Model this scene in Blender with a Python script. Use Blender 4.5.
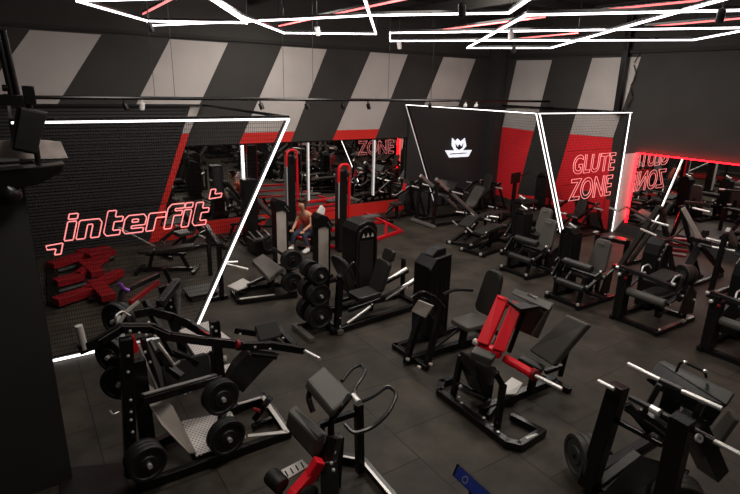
import bpy, bmesh, math, random
from mathutils import Vector, Matrix
random.seed(4)
SC = bpy.context.scene
for o in list(bpy.data.objects): bpy.data.objects.remove(o)
COL = SC.collection
V = Vector
# ------------------------------------------------------------------ camera
FPX = 529.6
YAW, PITCH, ROLL = [math.radians(a) for a in (33.66, 16.84, 1.37)]
CF = V((math.sin(YAW)*math.cos(PITCH), math.cos(YAW)*math.cos(PITCH), -math.sin(PITCH)))
R0 = V((math.cos(YAW), -math.sin(YAW), 0)); U0 = R0.cross(CF)
CR = R0*math.cos(ROLL)+U0*math.sin(ROLL); CU = U0*math.cos(ROLL)-R0*math.sin(ROLL)
CC = V((0, 0, 4.0))
cam = bpy.data.cameras.new('camera'); camo = bpy.data.objects.new('camera', cam); COL.objects.link(camo)
cam.sensor_width = 36; cam.lens = FPX/740*36; cam.clip_start = .05; cam.clip_end = 200
camo.matrix_world = Matrix(((CR.x, CU.x, -CF.x, CC.x), (CR.y, CU.y, -CF.y, CC.y), (CR.z, CU.z, -CF.z, CC.z), (0, 0, 0, 1)))
SC.camera = camo
# a measured photo point on a known world plane (height z, or depth y, or side x) gives a world point
def ray(px, py): return CF+CR*((px-370)/FPX)-CU*((py-247)/FPX)
def Z(px, py, z=0.0): d = ray(px, py); return CC+d*((z-CC.z)/d.z)
def Y(px, py, y): d = ray(px, py); return CC+d*((y-CC.y)/d.y)
def X(px, py, x): d = ray(px, py); return CC+d*((x-CC.x)/d.x)
# ------------------------------------------------------------------ world, light, exposure
SC.view_settings.view_transform = 'Standard'; SC.view_settings.look = 'None'
SC.view_settings.gamma = 1; SC.view_settings.use_curve_mapping = False
SC.view_settings.exposure = 0.0
w = bpy.data.worlds.new('world'); SC.world = w; w.use_nodes = True
w.node_tree.nodes['Background'].inputs[0].default_value = (.9, .85, .8, 1)
w.node_tree.nodes['Background'].inputs[1].default_value = .05
def area(name, loc, tgt, size, power, col=(1, .94, .85)):
    l = bpy.data.lights.new(name, 'AREA'); l.shape = 'SQUARE'; l.size = size; l.energy = power; l.color = col
    o = bpy.data.objects.new(name, l); COL.objects.link(o); o.location = loc
    o.rotation_euler = (V(tgt)-V(loc)).to_track_quat('-Z', 'Y').to_euler(); return o
LP = .58
for i, (x, y, p) in enumerate([(1.5, 4, 150), (6, 4, 170), (11.5, 4, 130), (2, 9, 100), (7, 9, 220), (11.5, 9, 150), (3, -2, 60), (9, -2, 100), (5.5, 12.2, 110)]):
    area('ceiling_fill_light', (x, y, 5.75), (x, y, 0), 1.2, p*LP)  # added soft overhead fill, no lamp fixtures hang here
area('stripe_fill_light', (5, 7.5, 5.5), (5.5, 14.2, 4.2), 2.0, 150)  # added fill to brighten the back wall stripes, no fixture behind it
area('stripe_fill_light', (9, 9, 5.5), (14.7, 9.5, 3.9), 2.0, 110)  # likewise added, lifts the right wall stripes
# ------------------------------------------------------------------ materials
MAT = {}
def mat(name, col, rough=.5, metal=0.0, emit=None, es=0, noise=0, nscale=8, spec=.5, bump=0):
    m = bpy.data.materials.new(name); m.use_nodes = True; nt = m.node_tree; b = nt.nodes['Principled BSDF']
    b.inputs['Base Color'].default_value = (*col, 1); b.inputs['Roughness'].default_value = rough
    b.inputs['Metallic'].default_value = metal; b.inputs['Specular IOR Level'].default_value = spec*(.7 if metal==0 else 1)
    if emit: b.inputs['Emission Color'].default_value = (*emit, 1); b.inputs['Emission Strength'].default_value = es
    if noise or bump:
        tc = nt.nodes.new('ShaderNodeTexCoord'); n = nt.nodes.new('ShaderNodeTexNoise'); n.inputs['Scale'].default_value = nscale
        n.inputs['Detail'].default_value = 6
        nt.links.new(tc.outputs['Object'], n.inputs['Vector'])
        if noise:
            r = nt.nodes.new('ShaderNodeMapRange'); r.inputs['From Min'].default_value = .3; r.inputs['From Max'].default_value = .7
            r.inputs['To Min'].default_value = 1-noise; r.inputs['To Max'].default_value = 1+noise
            nt.links.new(n.outputs['Fac'], r.inputs['Value'])
            mx = nt.nodes.new('ShaderNodeVectorMath'); mx.operation = 'SCALE'; mx.inputs[0].default_value = col
            nt.links.new(r.outputs[0], mx.inputs['Scale']); nt.links.new(mx.outputs[0], b.inputs['Base Color'])
        if bump:
            bp = nt.nodes.new('ShaderNodeBump'); bp.inputs['Strength'].default_value = bump; bp.inputs['Distance'].default_value = .01
            nt.links.new(n.outputs['Fac'], bp.inputs['Height']); nt.links.new(bp.outputs[0], b.inputs['Normal'])
    MAT[name] = m; return m
mat('steel_black', (.0065, .006, .006), .27, 0, noise=.12, nscale=5)
mat('steel_satin', (.03, .029, .028), .3, .5)
mat('plastic_black', (.0065, .0062, .006), .3)
mat('rubber', (.011, .010, .0095), .5, noise=.25, nscale=20)
mat('plate_grey', (.038, .036, .032), .5, noise=.2, nscale=20)
mat('vinyl', (.022, .020, .018), .42, bump=.08, nscale=60)
mat('vinyl_grey', (.085, .077, .069), .45, bump=.08, nscale=60)
mat('red_steel', (.55, .006, .012), .4)
mat('red_dark', (.22, .006, .01), .45)
mat('red_bright', (.8, .012, .025), .38)
mat('chrome', (.82, .79, .76), .3, .6)
mat('alu', (.45, .43, .41), .35, .8)
mat('alu_light', (.62, .58, .54), .4, .3)
mat('grey_panel', (.36, .31, .28), .5, noise=.15, nscale=5)
mat('white_plastic', (.75, .72, .7), .4)
mat('skin', (.55, .28, .18), .5)
mat('cloth_white', (.7, .66, .64), .8)
mat('cloth_red', (.55, .09, .05), .8)
mat('cloth_dark', (.03, .035, .06), .8)
mat('hair', (.045, .022, .012), .6)
mat('led_white', (1, 1, 1), .5, emit=(1, .93, .96), es=7.0)
mat('led_strip', (1, 1, 1), .5, emit=(1, .95, .93), es=2.6)
mat('led_soft', (.6, .6, .6), .5, emit=(1, .93, .9), es=.42)
mat('led_red', (1, .1, .1), .5, emit=(1, .2, .2), es=1.7)
mat('neon', (1, .2, .2), .5, emit=(1, .3, .3), es=1.1)
mat('red_glow', (1, .02, .03), .5, emit=(1, .0015, .004), es=34)
mat('logo_white', (.9, .9, .95), .5, emit=(.85, .9, 1), es=.9)
mat('mirror', (.8, .78, .76), .015, 1)
mat('wall_dark', (.032, .029, .026), .75, noise=.12, nscale=1.2)
mat('ceiling_dark', (.02, .018, .016), .8)
mat('stripe_grey', (.44, .40, .38), .75, noise=.06, nscale=1.5)
mat('stripe_red', (.62, .02, .015), .6, noise=.06, nscale=2)
mat('mural_red', (.8, .02, .03), .6)
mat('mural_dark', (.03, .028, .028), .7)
mat('screen_blue', (.008, .01, .05), .25, emit=(.02, .04, .25), es=.12, noise=.5, nscale=30)
mat('grey_foot', (.11, .1, .09), .45)
mat('concrete', (.12, .11, .1), .8)
mat('poster', (.42, .36, .34), .6, noise=.3, nscale=6)
mat('foil', (.35, .12, .6), .25, .6)
# perforated tread plate: dark slots over a bright sheet
m = mat('tread', (.6, .56, .53), .4, .3); nt = m.node_tree; b = nt.nodes['Principled BSDF']
tc = nt.nodes.new('ShaderNodeTexCoord'); bk = nt.nodes.new('ShaderNodeTexBrick'); bk.inputs['Scale'].default_value = 1
bk.inputs['Brick Width'].default_value = .045; bk.inputs['Row Height'].default_value = .035; bk.inputs['Mortar Size'].default_value = .012
bk.inputs['Color1'].default_value = (.05, .045, .045, 1); bk.inputs['Color2'].default_value = (.05, .045, .045, 1); bk.inputs['Mortar'].default_value = (.72, .67, .64, 1)
nt.links.new(tc.outputs['Object'], bk.inputs['Vector']); nt.links.new(bk.outputs['Color'], b.inputs['Base Color'])
# rubber floor tiles
P_2 = math.pi/2
m = mat('floor_rubber', (.03, .026, .023), .55); nt = m.node_tree; b = nt.nodes['Principled BSDF']
b.inputs['Specular IOR Level'].default_value = .28
tc = nt.nodes.new('ShaderNodeTexCoord'); bk = nt.nodes.new('ShaderNodeTexBrick'); bk.offset = .5
for k, v in (('Scale', 1), ('Brick Width', 1.0), ('Row Height', 1.0), ('Mortar Size', .009), ('Mortar Smooth', .2)): bk.inputs[k].default_value = v
bk.inputs['Color1'].default_value = (.040, .0322, .0245, 1); bk.inputs['Color2'].default_value = (.033, .0265, .020, 1); bk.inputs['Mortar'].default_value = (.013, .0105, .0085, 1)
mp = nt.nodes.new('ShaderNodeMapping'); mp.inputs['Rotation'].default_value = (0, 0, P_2); mp.inputs['Location'].default_value = (.35, -.31, 0)
nt.links.new(tc.outputs['Object'], mp.inputs[0]); nt.links.new(mp.outputs[0], bk.inputs['Vector'])
n = nt.nodes.new('ShaderNodeTexNoise'); n.inputs['Scale'].default_value = 1.4; n.inputs['Detail'].default_value = 8; n.inputs['Roughness'].default_value = .65
nt.links.new(tc.outputs['Object'], n.inputs['Vector'])
r = nt.nodes.new('ShaderNodeMapRange'); r.inputs['From Min'].default_value = .3; r.inputs['From Max'].default_value = .7; r.inputs['To Min'].default_value = .35; r.inputs['To Max'].default_value = 1.75
nt.links.new(n.outputs['Fac'], r.inputs['Value'])
mx = nt.nodes.new('ShaderNodeVectorMath'); mx.operation = 'SCALE'
nt.links.new(bk.outputs['Color'], mx.inputs[0]); nt.links.new(r.outputs[0], mx.inputs['Scale']); nt.links.new(mx.outputs[0], b.inputs['Base Color'])
r2 = nt.nodes.new('ShaderNodeMapRange'); r2.inputs['To Min'].default_value = .5; r2.inputs['To Max'].default_value = .75
nt.links.new(n.outputs['Fac'], r2.inputs['Value']); nt.links.new(r2.outputs[0], b.inputs['Roughness'])
# ------------------------------------------------------------------ mesh helpers
class MB:
    def __init__(s, o=(0, 0, 0)): s.v = []; s.f = []; s.sm = []; s.o = V(o)
    def add(s, vs, fs, smooth=False):
        n = len(s.v); s.v += [V(a) for a in vs]; s.f += [[i+n for i in f] for f in fs]; s.sm += [smooth]*len(fs); return s
    def box(s, c, d, rz=0, M=None):
        c = V(c); R = M if M else Matrix.Rotation(rz, 3, 'Z')
        vs = [c+R@V((x*d[0]/2, y*d[1]/2, z*d[2]/2)) for x in (-1, 1) for y in (-1, 1) for z in (-1, 1)]
        return s.add(vs, [(0, 1, 3, 2), (4, 6, 7, 5), (0, 4, 5, 1), (2, 3, 7, 6), (0, 2, 6, 4), (1, 5, 7, 3)])
    def bar(s, p, q, w=.06, h=.06, up=(0, 0, 1)):
        p, q = V(p), V(q); d = q-p
        if d.length < 1e-6: return s
        L = d.length; d.normalize(); up = V(up)
        if abs(d.dot(up)) > .98: up = V((0, 1, 0))
        a = d.cross(up).normalized(); b = a.cross(d).normalized()
        M = Matrix((a, d, b)).transposed()
        return s.box((p+q)/2, (w, L, h), M=M)
    def chain(s, pts, w=.06, h=.06, up=(0, 0, 1), closed=False):
        pts = [V(p) for p in pts]; n = len(pts)
        for i in range(n if closed else n-1): 
            a, b = pts[i], pts[(i+1) % n]; d = (b-a).normalized()*w*.35
            s.bar(a-d, b+d, w, h, up)
        return s
    def tube(s, p, q, r=.02, n=12, r2=None):
        return s.lathe(p, V(q)-V(p), [(0, 0), (r, 0), (r if r2 is None else r2, (V(q)-V(p)).length), (0, (V(q)-V(p)).length)], n)
    def lathe(s, o, axis, prof, n=20):
        o, ax = V(o), V(axis).normalized(); t = V((0, 0, 1)) if abs(ax.z) < .9 else V((1, 0, 0))
        a = ax.cross(t).normalized(); b = ax.cross(a)
        vs = []; fs = []
        for r, h in prof:
            for i in range(n):
                an = 2*math.pi*i/n; vs.append(o+ax*h+(a*math.cos(an)+b*math.sin(an))*max(r, 1e-4))
        for j in range(len(prof)-1):
            for i in range(n): fs.append((j*n+i, j*n+(i+1) % n, (j+1)*n+(i+1) % n, (j+1)*n+i))
        return s.add(vs, fs, True)
    def path(s, pts, r=.02, n=8, closed=False, rnd=.3, k=4):
        pts = [V(p) for p in pts]; P = []; N = len(pts)
        for i, p in enumerate(pts):
            if not closed and i in (0, N-1): P.append(p); continue
            a, b = pts[i-1], pts[(i+1) % N]; pa = p.lerp(a, rnd); pb = p.lerp(b, rnd)
            for j in range(k+1):
                t = j/k; P.append(pa*(1-t)**2+p*2*t*(1-t)+pb*t*t)
        vs = []; fs = []; m = len(P); pu = None
        for i, p in enumerate(P):
            a = P[i-1] if (i or closed) else P[0]; b = P[(i+1) % m] if (i < m-1 or closed) else P[-1]
            d = (b-a).normalized()
            if pu is None: pu = V((0, 0, 1)) if abs(d.z) < .9 else V((1, 0, 0))
            x = d.cross(pu).normalized(); pu = x.cross(d).normalized()
            for j in range(n):
                an = 2*math.pi*j/n; vs.append(p+(x*math.cos(an)+pu*math.sin(an))*r)
        for i in range(m if closed else m-1):
            for j in range(n): fs.append((i*n+j, i*n+(j+1) % n, ((i+1) % m)*n+(j+1) % n, ((i+1) % m)*n+j))
        if not closed: fs += [tuple(range(n))[::-1], tuple((m-1)*n+j for j in range(n))]
        return s.add(vs, fs, True)
    def prism(s, pts, ex):          # closed outline (3D points), extruded by ex
        pts = [V(p) for p in pts]; ex = V(ex); n = len(pts)
        fs = [tuple(range(n)), tuple(range(n, 2*n))[::-1]]+[(i, i+n, (i+1) % n+n, (i+1) % n) for i in range(n)]
        return s.add(pts+[p+ex for p in pts], fs)
    def slab(s, c, ax, ay, w, h, t, rad=.06, k=4, taper=1.0):   # rounded-corner slab centred at c; w along ax, h along ay
        c, ax, ay = V(c), V(ax).normalized(), V(ay).normalized(); az = ax.cross(ay).normalized(); rad = min(rad, w/2*.98, h/2*.98); P = []
        for cx, cy, a0 in ((1, 1, 0), (-1, 1, 90), (-1, -1, 180), (1, -1, 270)):
            for i in range(k+1):
                an = math.radians(a0+90*i/k); x = cx*(w/2-rad)+rad*math.cos(an); y = cy*(h/2-rad)+rad*math.sin(an)
                sc = 1+(taper-1)*(y/h+.5); P.append(c+ax*x*sc+ay*y-az*t/2)
        return s.prism(P, az*t)
    def build(s, name, m, parent=None, bev=.006):
        me = bpy.data.meshes.new(name); me.from_pydata([v-s.o for v in s.v], [], s.f); me.validate()
        bm = bmesh.new(); bm.from_mesh(me); bmesh.ops.recalc_face_normals(bm, faces=bm.faces); bm.to_mesh(me); bm.free()
        if len(me.polygons) == len(s.sm):
            for p, q in zip(me.polygons, s.sm): p.use_smooth = q
        me.materials.append(MAT[m] if isinstance(m, str) else m)
        o = bpy.data.objects.new(name, me); COL.objects.link(o)
        if parent is not None: o.parent = parent
        elif s.o.length > 0: o.location = s.o
        if bev:
            b = o.modifiers.new('bevel', 'BEVEL'); b.width = bev; b.segments = 2; b.limit_method = 'ANGLE'; b.angle_limit = math.radians(50)
        if any(s.sm):
            try: me.set_sharp_from_angle(angle=math.radians(40))
            except Exception: pass
        return o
def tag(o, label, cat, group=None, kind=None):
    if label: o['label'] = label
    if cat: o['category'] = cat
    if group: o['group'] = group
    if kind: o['kind'] = kind
    return o
def thing(name, label, cat, loc=(0, 0, 0), rz=0, group=None):
    o = bpy.data.objects.new(name, None); COL.objects.link(o); o.location = loc; o.rotation_euler = (0, 0, rz)
    o.empty_display_size = .1
    return tag(o, label, cat, group)
def struct(name, mb, m, bev=0): o = mb.build(name, m, None, bev); o['kind'] = 'structure'; return o
def kids(o): return [c for c in COL.objects if c.parent == o]
def dup(root, loc, rz=None, label=None, group=None, parent=None):
    c = root.copy(); COL.objects.link(c)
    if parent is None:
        c.location = loc
        if rz is not None: c.rotation_euler = (0, 0, rz)
        if label: c['label'] = label
        if group: c['group'] = group
    else: c.parent = parent
    for ch in kids(root): dup(ch, None, parent=c)
    return c
P = math.pi
YA, XB = 14.16, 14.68        # the two far walls
# ------------------------------------------------------------------ room
struct('floor', MB().box((6.5, 3.2, -.05), (18.5, 23, .1)), 'floor_rubber')
struct('ceiling', MB().box((5.85, 3.08, 6.45), (17.9, 22.4, .1)), 'ceiling_dark')
struct('wall_back', MB().box((5.85, YA+.1, 3.2), (17.9, .2, 6.4)), 'wall_dark')
struct('wall_right', MB().box((XB+.1, 3.0, 3.2), (.2, 22.1, 6.4)), 'wall_dark')
struct('wall_left', MB().box((-3.1, 3.0, 3.2), (.2, 22.1, 6.4)), 'wall_dark')
struct('wall_front', MB().box((5.85, -8.1, 3.2), (17.9, .2, 6.4)), 'wall_dark')
struct('trim_3', MB().box((5.85, YA-.04, 5.08), (17.6, .08, .08)).box((XB-.05, 3, 5.1), (.1, 22, .1)), 'ceiling_dark')
# roof beams and purlins
mb = MB()
for y in (1.5, 4.5, 7.5, 10.5, 13.2): mb.box((5.85, y, 6.28), (17.4, .08, .2))
struct('trim_4', mb, 'ceiling_dark')
mb = MB()
for x in (1, 5.5, 10): mb.box((x, 3, 6.05), (.14, 22, .26))
struct('trim_5', mb, 'ceiling_dark')
# painted diagonal stripes on the back wall (paint as thin raised film on the wall)
def paintA(name, zs, m, t=.006, top=4.99):
    # zs: (x at z0, x at z0 right, z0, x at z1, right, z1)
    xl0, xr0, z0, xl1, xr1, z1 = zs
    return struct(name, MB().prism([(xl0, YA, z0), (xr0, YA, z0), (xr1, YA, z1), (xl1, YA, z1)], (0, -t, 0)), m)
def stripe_line(pt_top, pt_bot): # slope of a stripe edge on wall A from two photo points
    a, b = Y(*pt_top, YA), Y(*pt_bot, YA); return lambda z: b.x+(a.x-b.x)*(z-b.z)/(a.z-b.z)
SL = [(stripe_line((29, 31), (8, 60)), stripe_line((101, 35), (62, 97))),
      (stripe_line((170, 39), (140, 97)), stripe_line((228, 42.5), (203, 97))),
      (stripe_line((282, 46), (243, 135)), stripe_line((327, 48.5), (291, 141))),
      (stripe_line((371, 51), (333, 139)), stripe_line((408, 53.5), (376, 137))),
      (stripe_line((444, 56), (427, 98)), stripe_line((476, 58), (461, 98)))]
for i, (a, b) in enumerate(SL):
    lo = 2.72 if i in (1, 2, 3) else 3.35
    paintA('wall_paint_grey', (a(lo), b(lo), lo, a(4.99), b(4.99), 4.99), 'stripe_grey')
    if i in (1, 2, 3): paintA('wall_paint_red', (a(2.41), b(2.41), 2.41, a(2.72), b(2.72), 2.72), 'stripe_red')
# stripes and mural on the right wall
def quadB(pts, m, t=.006, name='wall_paint_red'):
    return struct(name, MB().prism([X(*p, XB) for p in pts], (-t, 0, 0)), m)
quadB([(517, 60.5), (552, 60), (534, 131), (502.5, 127)], 'stripe_grey', name='wall_paint_grey')
quadB([(592.5, 58), (641, 57), (613, 137.5), (570, 134)], 'stripe_grey', name='wall_paint_grey')
quadB([(502.5, 127), (534, 131), (517, 194), (556, 199), (556, 214), (494, 194)], 'mural_red')
quadB([(570, 134), (613, 138), (604, 212), (590, 212), (584, 226), (545, 216), (554, 190)], 'mural_red')
quadB([(604, 199), (610, 200), (607, 230), (600, 229)], 'mural_red')
quadB([(624, 154), (640, 152.5), (630, 212), (613, 232)], 'stripe_grey', name='wall_paint_grey')
# mirror wall A, kickboard, cladding
mirA = MB((6.6, YA, 1.4))
segs = [(2.9, 5.1), (5.13, 6.9), (6.93, 8.75), (8.78, 10.75)]
rt = thing('wall_mirror', 'long frameless gym mirror on the back wall under the painted diagonal stripes', 'mirror', (6.6, YA, .4))
for x0, x1 in segs:
    if x0 < 3: 
        pr = [(2.72, YA-.01, .42), (x1, YA-.01, .42), (x1, YA-.01, 2.4), (3.5, YA-.01, 2.4)]
    else: pr = [(x0, YA-.01, .42), (x1, YA-.01, .42), (x1, YA-.01, 2.4), (x0, YA-.01, 2.4)]
    MB(rt.location).prism(pr, (0, -.012, 0)).build('mirror_panel', 'mirror', rt, 0)
MB(rt.location).bar((3.55, YA-.03, 2.42), (10.8, YA-.03, 2.42), .03, .03).bar((10.77, YA-.03, .1), (10.77, YA-.03, 2.42), .03, .03).build('frame', 'steel_black', rt, 0)
mb = MB()
struct('baseboard_back', MB().box((6.7, YA-.03, .19), (8.2, .06, .38)), 'stripe_red')
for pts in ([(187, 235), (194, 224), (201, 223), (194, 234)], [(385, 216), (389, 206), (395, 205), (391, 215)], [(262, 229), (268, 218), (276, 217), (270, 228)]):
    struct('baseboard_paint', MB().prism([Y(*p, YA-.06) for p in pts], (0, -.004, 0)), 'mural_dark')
# LED uprights between mirror panels
for px, (y0, y1) in ((242.5, (148, 200)), (308.5, (142, 198)), (375, (138.5, 206))):
    a = Y(px, y0, YA-.06); 
    t = thing('wall_light_bar', {242.5: 'thick glowing vertical light bar on the mirror beside the mesh cage', 308.5: 'thin pale vertical light bar on the mirror behind the seated person', 375: 'pale vertical light bar on the mirror right of the red cable tower'}[px], 'light', (a.x, YA-.06, .5), 0)
    wd = .07 if px < 250 else .045
    MB(t.location).box((a.x, YA-.05, 1.5), (wd, .04, 1.78)).build('light_tube', 'led_strip' if px < 250 else 'led_soft', t)
    MB(t.location).box((a.x, YA-.028, 1.5), (wd+.02, .012, 1.84)).build('mount', 'steel_black', t)
# dark slatted cladding, left half of back wall, with its slanted red edge
cl = MB((0, YA, 0))
def edge(z): return 2.5+(3.82-2.5)*z/3.45
for i in range(46):
    z = .04+i*.075
    cl.box(((-2.9+edge(z))/2, YA-.05, z), (edge(z)+2.9, .05, .05))
cl.prism([(-2.95, YA-.01, 0), (edge(0), YA-.01, 0), (edge(3.45), YA-.01, 3.45), (-2.95, YA-.01, 3.45)], (0, -.02, 0))
struct('trim_6', cl, 'mural_dark')
struct('trim_7', MB().prism([(edge(0), YA, 0), (edge(0)+.14, YA, 0), (edge(2.75)+.18, YA, 2.75), (edge(2.75), YA, 2.75)], (0, -.09, 0)), 'stripe_red')
struct('trim_8', MB().prism([(edge(2.75), YA, 2.75), (edge(2.75)+.18, YA, 2.75), (edge(3.45)+.26, YA, 3.45), (edge(3.45), YA, 3.45)], (0, -.09, 0)), 'stripe_grey')
# black cladding right of the mirror, corner column
struct('trim_9', MB().box((12.7, YA-.06, 1.72), (3.85, .1, 3.4)), 'mural_dark')
struct('trim_10', MB().box((14.45, YA-.25, 3.2), (.4, .5, 6.4)), 'mural_dark')
# mirror wall B with red glow behind its top and left edge
rt = thing('wall_mirror', 'wide mirror on the right wall with a red glowing edge', 'mirror', (XB, 2.5, .3))
for y0, y1 in ((5.2, 8.42), (2.1, 5.17), (-1.0, 2.07), (-4.1, -1.03)):
    MB(rt.location).box((XB-.05, (y0+y1)/2, 1.36), (.012, y1-y0, 2.0)).build('mirror_panel', 'mirror', rt, 0)
MB(rt.location).box((XB-.022, 2.16, 1.36), (.036, 12.4, 1.9)).build('backing', 'steel_black', rt, 0)
MB(rt.location).box((XB-.09, 2.16, 2.385), (.02, 12.5, .02)).box((XB-.09, 8.445, 1.38), (.02, .02, 2.03)).build('red_light_strip', 'red_glow', rt, 0)
struct('baseboard_right', MB().box((XB-.03, 2.2, .16), (.06, 12.5, .32)), 'mural_dark')
# the black truss post on the right wall and a truss web
c1 = X(619, 55, XB-.2)
t = thing('roof_post', 'black post in front of the pale stripe high on the right wall', 'post', (XB-.15, 9.2, 3.45))
MB(t.location).box((XB-.15, 9.2, 4.85), (.16, .16, 2.9)).build('column', 'steel_black', t)
wb = MB(t.location)
for i in range(5): wb.tube((XB-.05, 8.98-(i % 2)*.12, 3.6+i*.3), (XB-.05, 8.98-((i+1) % 2)*.12, 3.85+i*.3), .012, 6)
wb.build('web', 'steel_black', t, 0)
# ------------------------------------------------------------------ ceiling LED frames
def led_frame(name, px, z, label, m='led_white', closed=False, wpx=.028, grp=None, wires=(0,)):
    pts = [Z(a, b, z) for a, b in px]; o = pts[0].copy()
    t = thing(name, label, 'light', o, 0, grp)
    MB(o).chain(pts, wpx, .028, closed=closed).build('light_tube', m, t, 0)
    MB(o).chain([p+V((0, 0, .045)) for p in pts], wpx*1.25, .035, closed=closed).build('housing', 'steel_black', t, 0)
    for i in wires:
        p = pts[i]; MB(o).tube(p+V((0, 0, .05)), V((p.x, p.y, 6.4)), .004, 5).build('suspension_wire', 'steel_black', t, 0)
led_frame('led_light_frame', [(77, 1), (147, 21), (247, 23), (208, -3)], 5.2, 'white glowing four-sided ceiling light frame at the far left', closed=True, wires=(0, 1, 2))
led_frame('led_light_frame', [(150, 25.5), (300, 19), (368, 15.5), (509, 13), (534, -4)], 5.24, 'long white ceiling light line bending up above the centre', wires=(0, 2, 3))
led_frame('led_light_frame', [(204, -6), (240, 16), (284, 33), (376, 34), (362, -8)], 5.2, 'white ceiling light frame with a slanted right side above the red cable towers', wires=(2, 3))
led_frame('led_light_frame', [(800, 27), (390, 33), (390, 41), (693, 40), (800, 20)], 5.2, 'white ceiling light frame with a narrow squared left end', wires=(1, 2, 3))
led_frame('led_light_frame', [(800, 9), (527, 15), (467, 48), (551, 48), (700, 6), (800, -22)], 5.14, 'white zigzag ceiling light frame above the glute zone', wires=(1, 2, 3))
for i, (a, b) in enumerate([((279, 26), (410, -2)), ((432, 31), (545, 17)), ((602, 10), (715, -1)), ((645, 27), (800, 13)), ((490, 41), (578, 33)), ((143, 14), (172, -1))]):
    led_frame('red_light_tube', [a, b], 5.4, ['red ceiling light tube over the back wall stripes', 'red ceiling light tube crossing above the wolf sign', 'short red ceiling light tube high in the top right', 'red ceiling light tube at the right above the dark wall', 'faint red ceiling light tube above the red mural', 'small red ceiling light tube inside the left frame'][i], 'led_red', wpx=.022, wires=(0, 1))
# ------------------------------------------------------------------ spotlight track
TY = 11.5; ztr = 3.68
t = thing('lighting_track', 'long thin black tube hung by wires across the whole hall', 'light track', (6, TY, ztr))
MB(t.location).tube((-2.8, TY, ztr), (14.4, TY, ztr), .035, 8).build('tube', 'steel_black', t, 0)
for px in (155, 175, 284, 313, 388, 431, 560):
    p = Y(px, 97.5, TY); MB(t.location).tube((p.x, TY, ztr), (p.x, TY, 6.4), .005, 5).build('suspension_wire', 'steel_satin', t, 0)
def spot(px, n, label, cat='spotlight', mt='plastic_black'):
    p = Y(px, 99, TY); t = thing('track_spotlight', label, cat, (p.x, TY, ztr-.03), .3*n)
    MB().tube((0, 0, 0), (0, 0, -.06), .015, 8).build('stem', mt, t)
    MB().lathe((0, 0, -.06), (.25, -.3, -1), [(0, 0), (.045, 0), (.05, .02), (.05, .13), (.04, .14), (.035, .11), (0, .11)], 16).build('can', mt, t)
for i, (px, nm) in enumerate([(124, 'first black spotlight from the left on the track'), (260, 'black spotlight on the track above the mesh cage corner'), (306, 'black spotlight on the track left of centre above the first mirror light bar'), (342, 'black spotlight on the track above the second red band'), (368, 'black spotlight on the track between the two grey wall stripes'), (430, 'black spotlight on the track over the far right grey stripe')]): spot(px, i, nm)
spot(466, 7, 'white spotlight on the track above the wolf sign', mt='white_plastic'); spot(477, 8, 'white spotlight on the track right of the one above the wolf sign', mt='white_plastic')
spot(142, 9, 'white spotlight below the track in front of the cage top', mt='white_plastic')
# spotlights on ceiling frames
for px, py, lb in ((149, 24, 'small spotlight at the corner of the left ceiling light frame'), (317, 28, 'white spotlight under the middle ceiling light frame'), (399, 43, 'white spotlight at the narrow end of the right ceiling light frame'), (462, 5, 'grey spotlight hanging at the top centre of the ceiling'), (511, 32, 'white spotlight where two ceiling light frames cross'), (514, 47, 'small spotlight under the zigzag ceiling light frame'), (722, 11, 'black spotlight on the ceiling frame at the far right')):
    p = Z(px, py, 5.1); t = thing('ceiling_spotlight', lb, 'spotlight', (p.x, p.y, 5.12), 0)
    MB().tube((0, 0, 1.25), (0, 0, -.02), .008, 6).build('stem', 'steel_satin', t)
    MB().lathe((0, 0, -.0), (.3, .2, -1), [(0, 0), (.05, 0), (.055, .02), (.055, .16), (.045, .17), (0, .15)], 14).build('can', 'white_plastic' if 'white' in lb else 'steel_satin', t)
# ------------------------------------------------------------------ mesh cage 1 (interfit)
Y1 = 8.36
A0 = V((-.02, Y1, 0)); A1 = V((-.02, Y1, 3.45)); B1 = V((3.87, Y1, 3.45)); B0 = V((2.07, Y1, 0)); C1 = V((4.15, 14.0, 3.45))
t = thing('mesh_cage', 'large black wire mesh cage at the left with white light edges', 'cage', (0, Y1, 0)); o = t.location
MB(o).chain([A1+V((0, .05, .03)), B1+V((0, .05, .03)), C1], .06, .05).chain([A1, (-.02, 14.0, 3.45), (4.15, 14.0, 3.45)], .05, .05).bar(A0+V((0, .05, 0)), A1+V((0, .05, 0)), .05, .05).bar(B0+V((0, .05, 0)), B1+V((0, .05, 0)), .07, .05, (0, 1, 0)).bar(A0+V((0, .04, .03)), B0+V((0, .04, .03)), .05, .06).build('frame', 'steel_black', t, 0)
for a, b, m in ((A1, B1, 'led_white'), (B0, B1, 'led_white'), (A0+V((.02, 0, .03)), V((.62, Y1, .03)), 'led_white'), (V((.62, Y1, .03)), B0+V((0, 0, .03)), 'led_soft')):
    MB(o).bar(a-V((0, .01, 0)), b-V((0, .01, 0)), .028, .028).build('light_strip', 'led_strip' if m == 'led_white' else m, t, 0)
wm = MB(o)
n = 52
for i in range(1, n):
    z = 3.45*i/n; wm.bar((-.02, Y1+.05, z), (B0.x+(B1.x-B0.x)*z/3.45, Y1+.05, z), .004, .004)
for i in range(1, 118):
    x = 3.87*i/118; z0 = 0 if x < B0.x else (x-B0.x)/(B1.x-B0.x)*3.45
    wm.bar((x, Y1+.055, z0), (x, Y1+.055, 3.45), .0035, .0035)
wm.build('wire_mesh', 'steel_black', t, 0)
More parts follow.
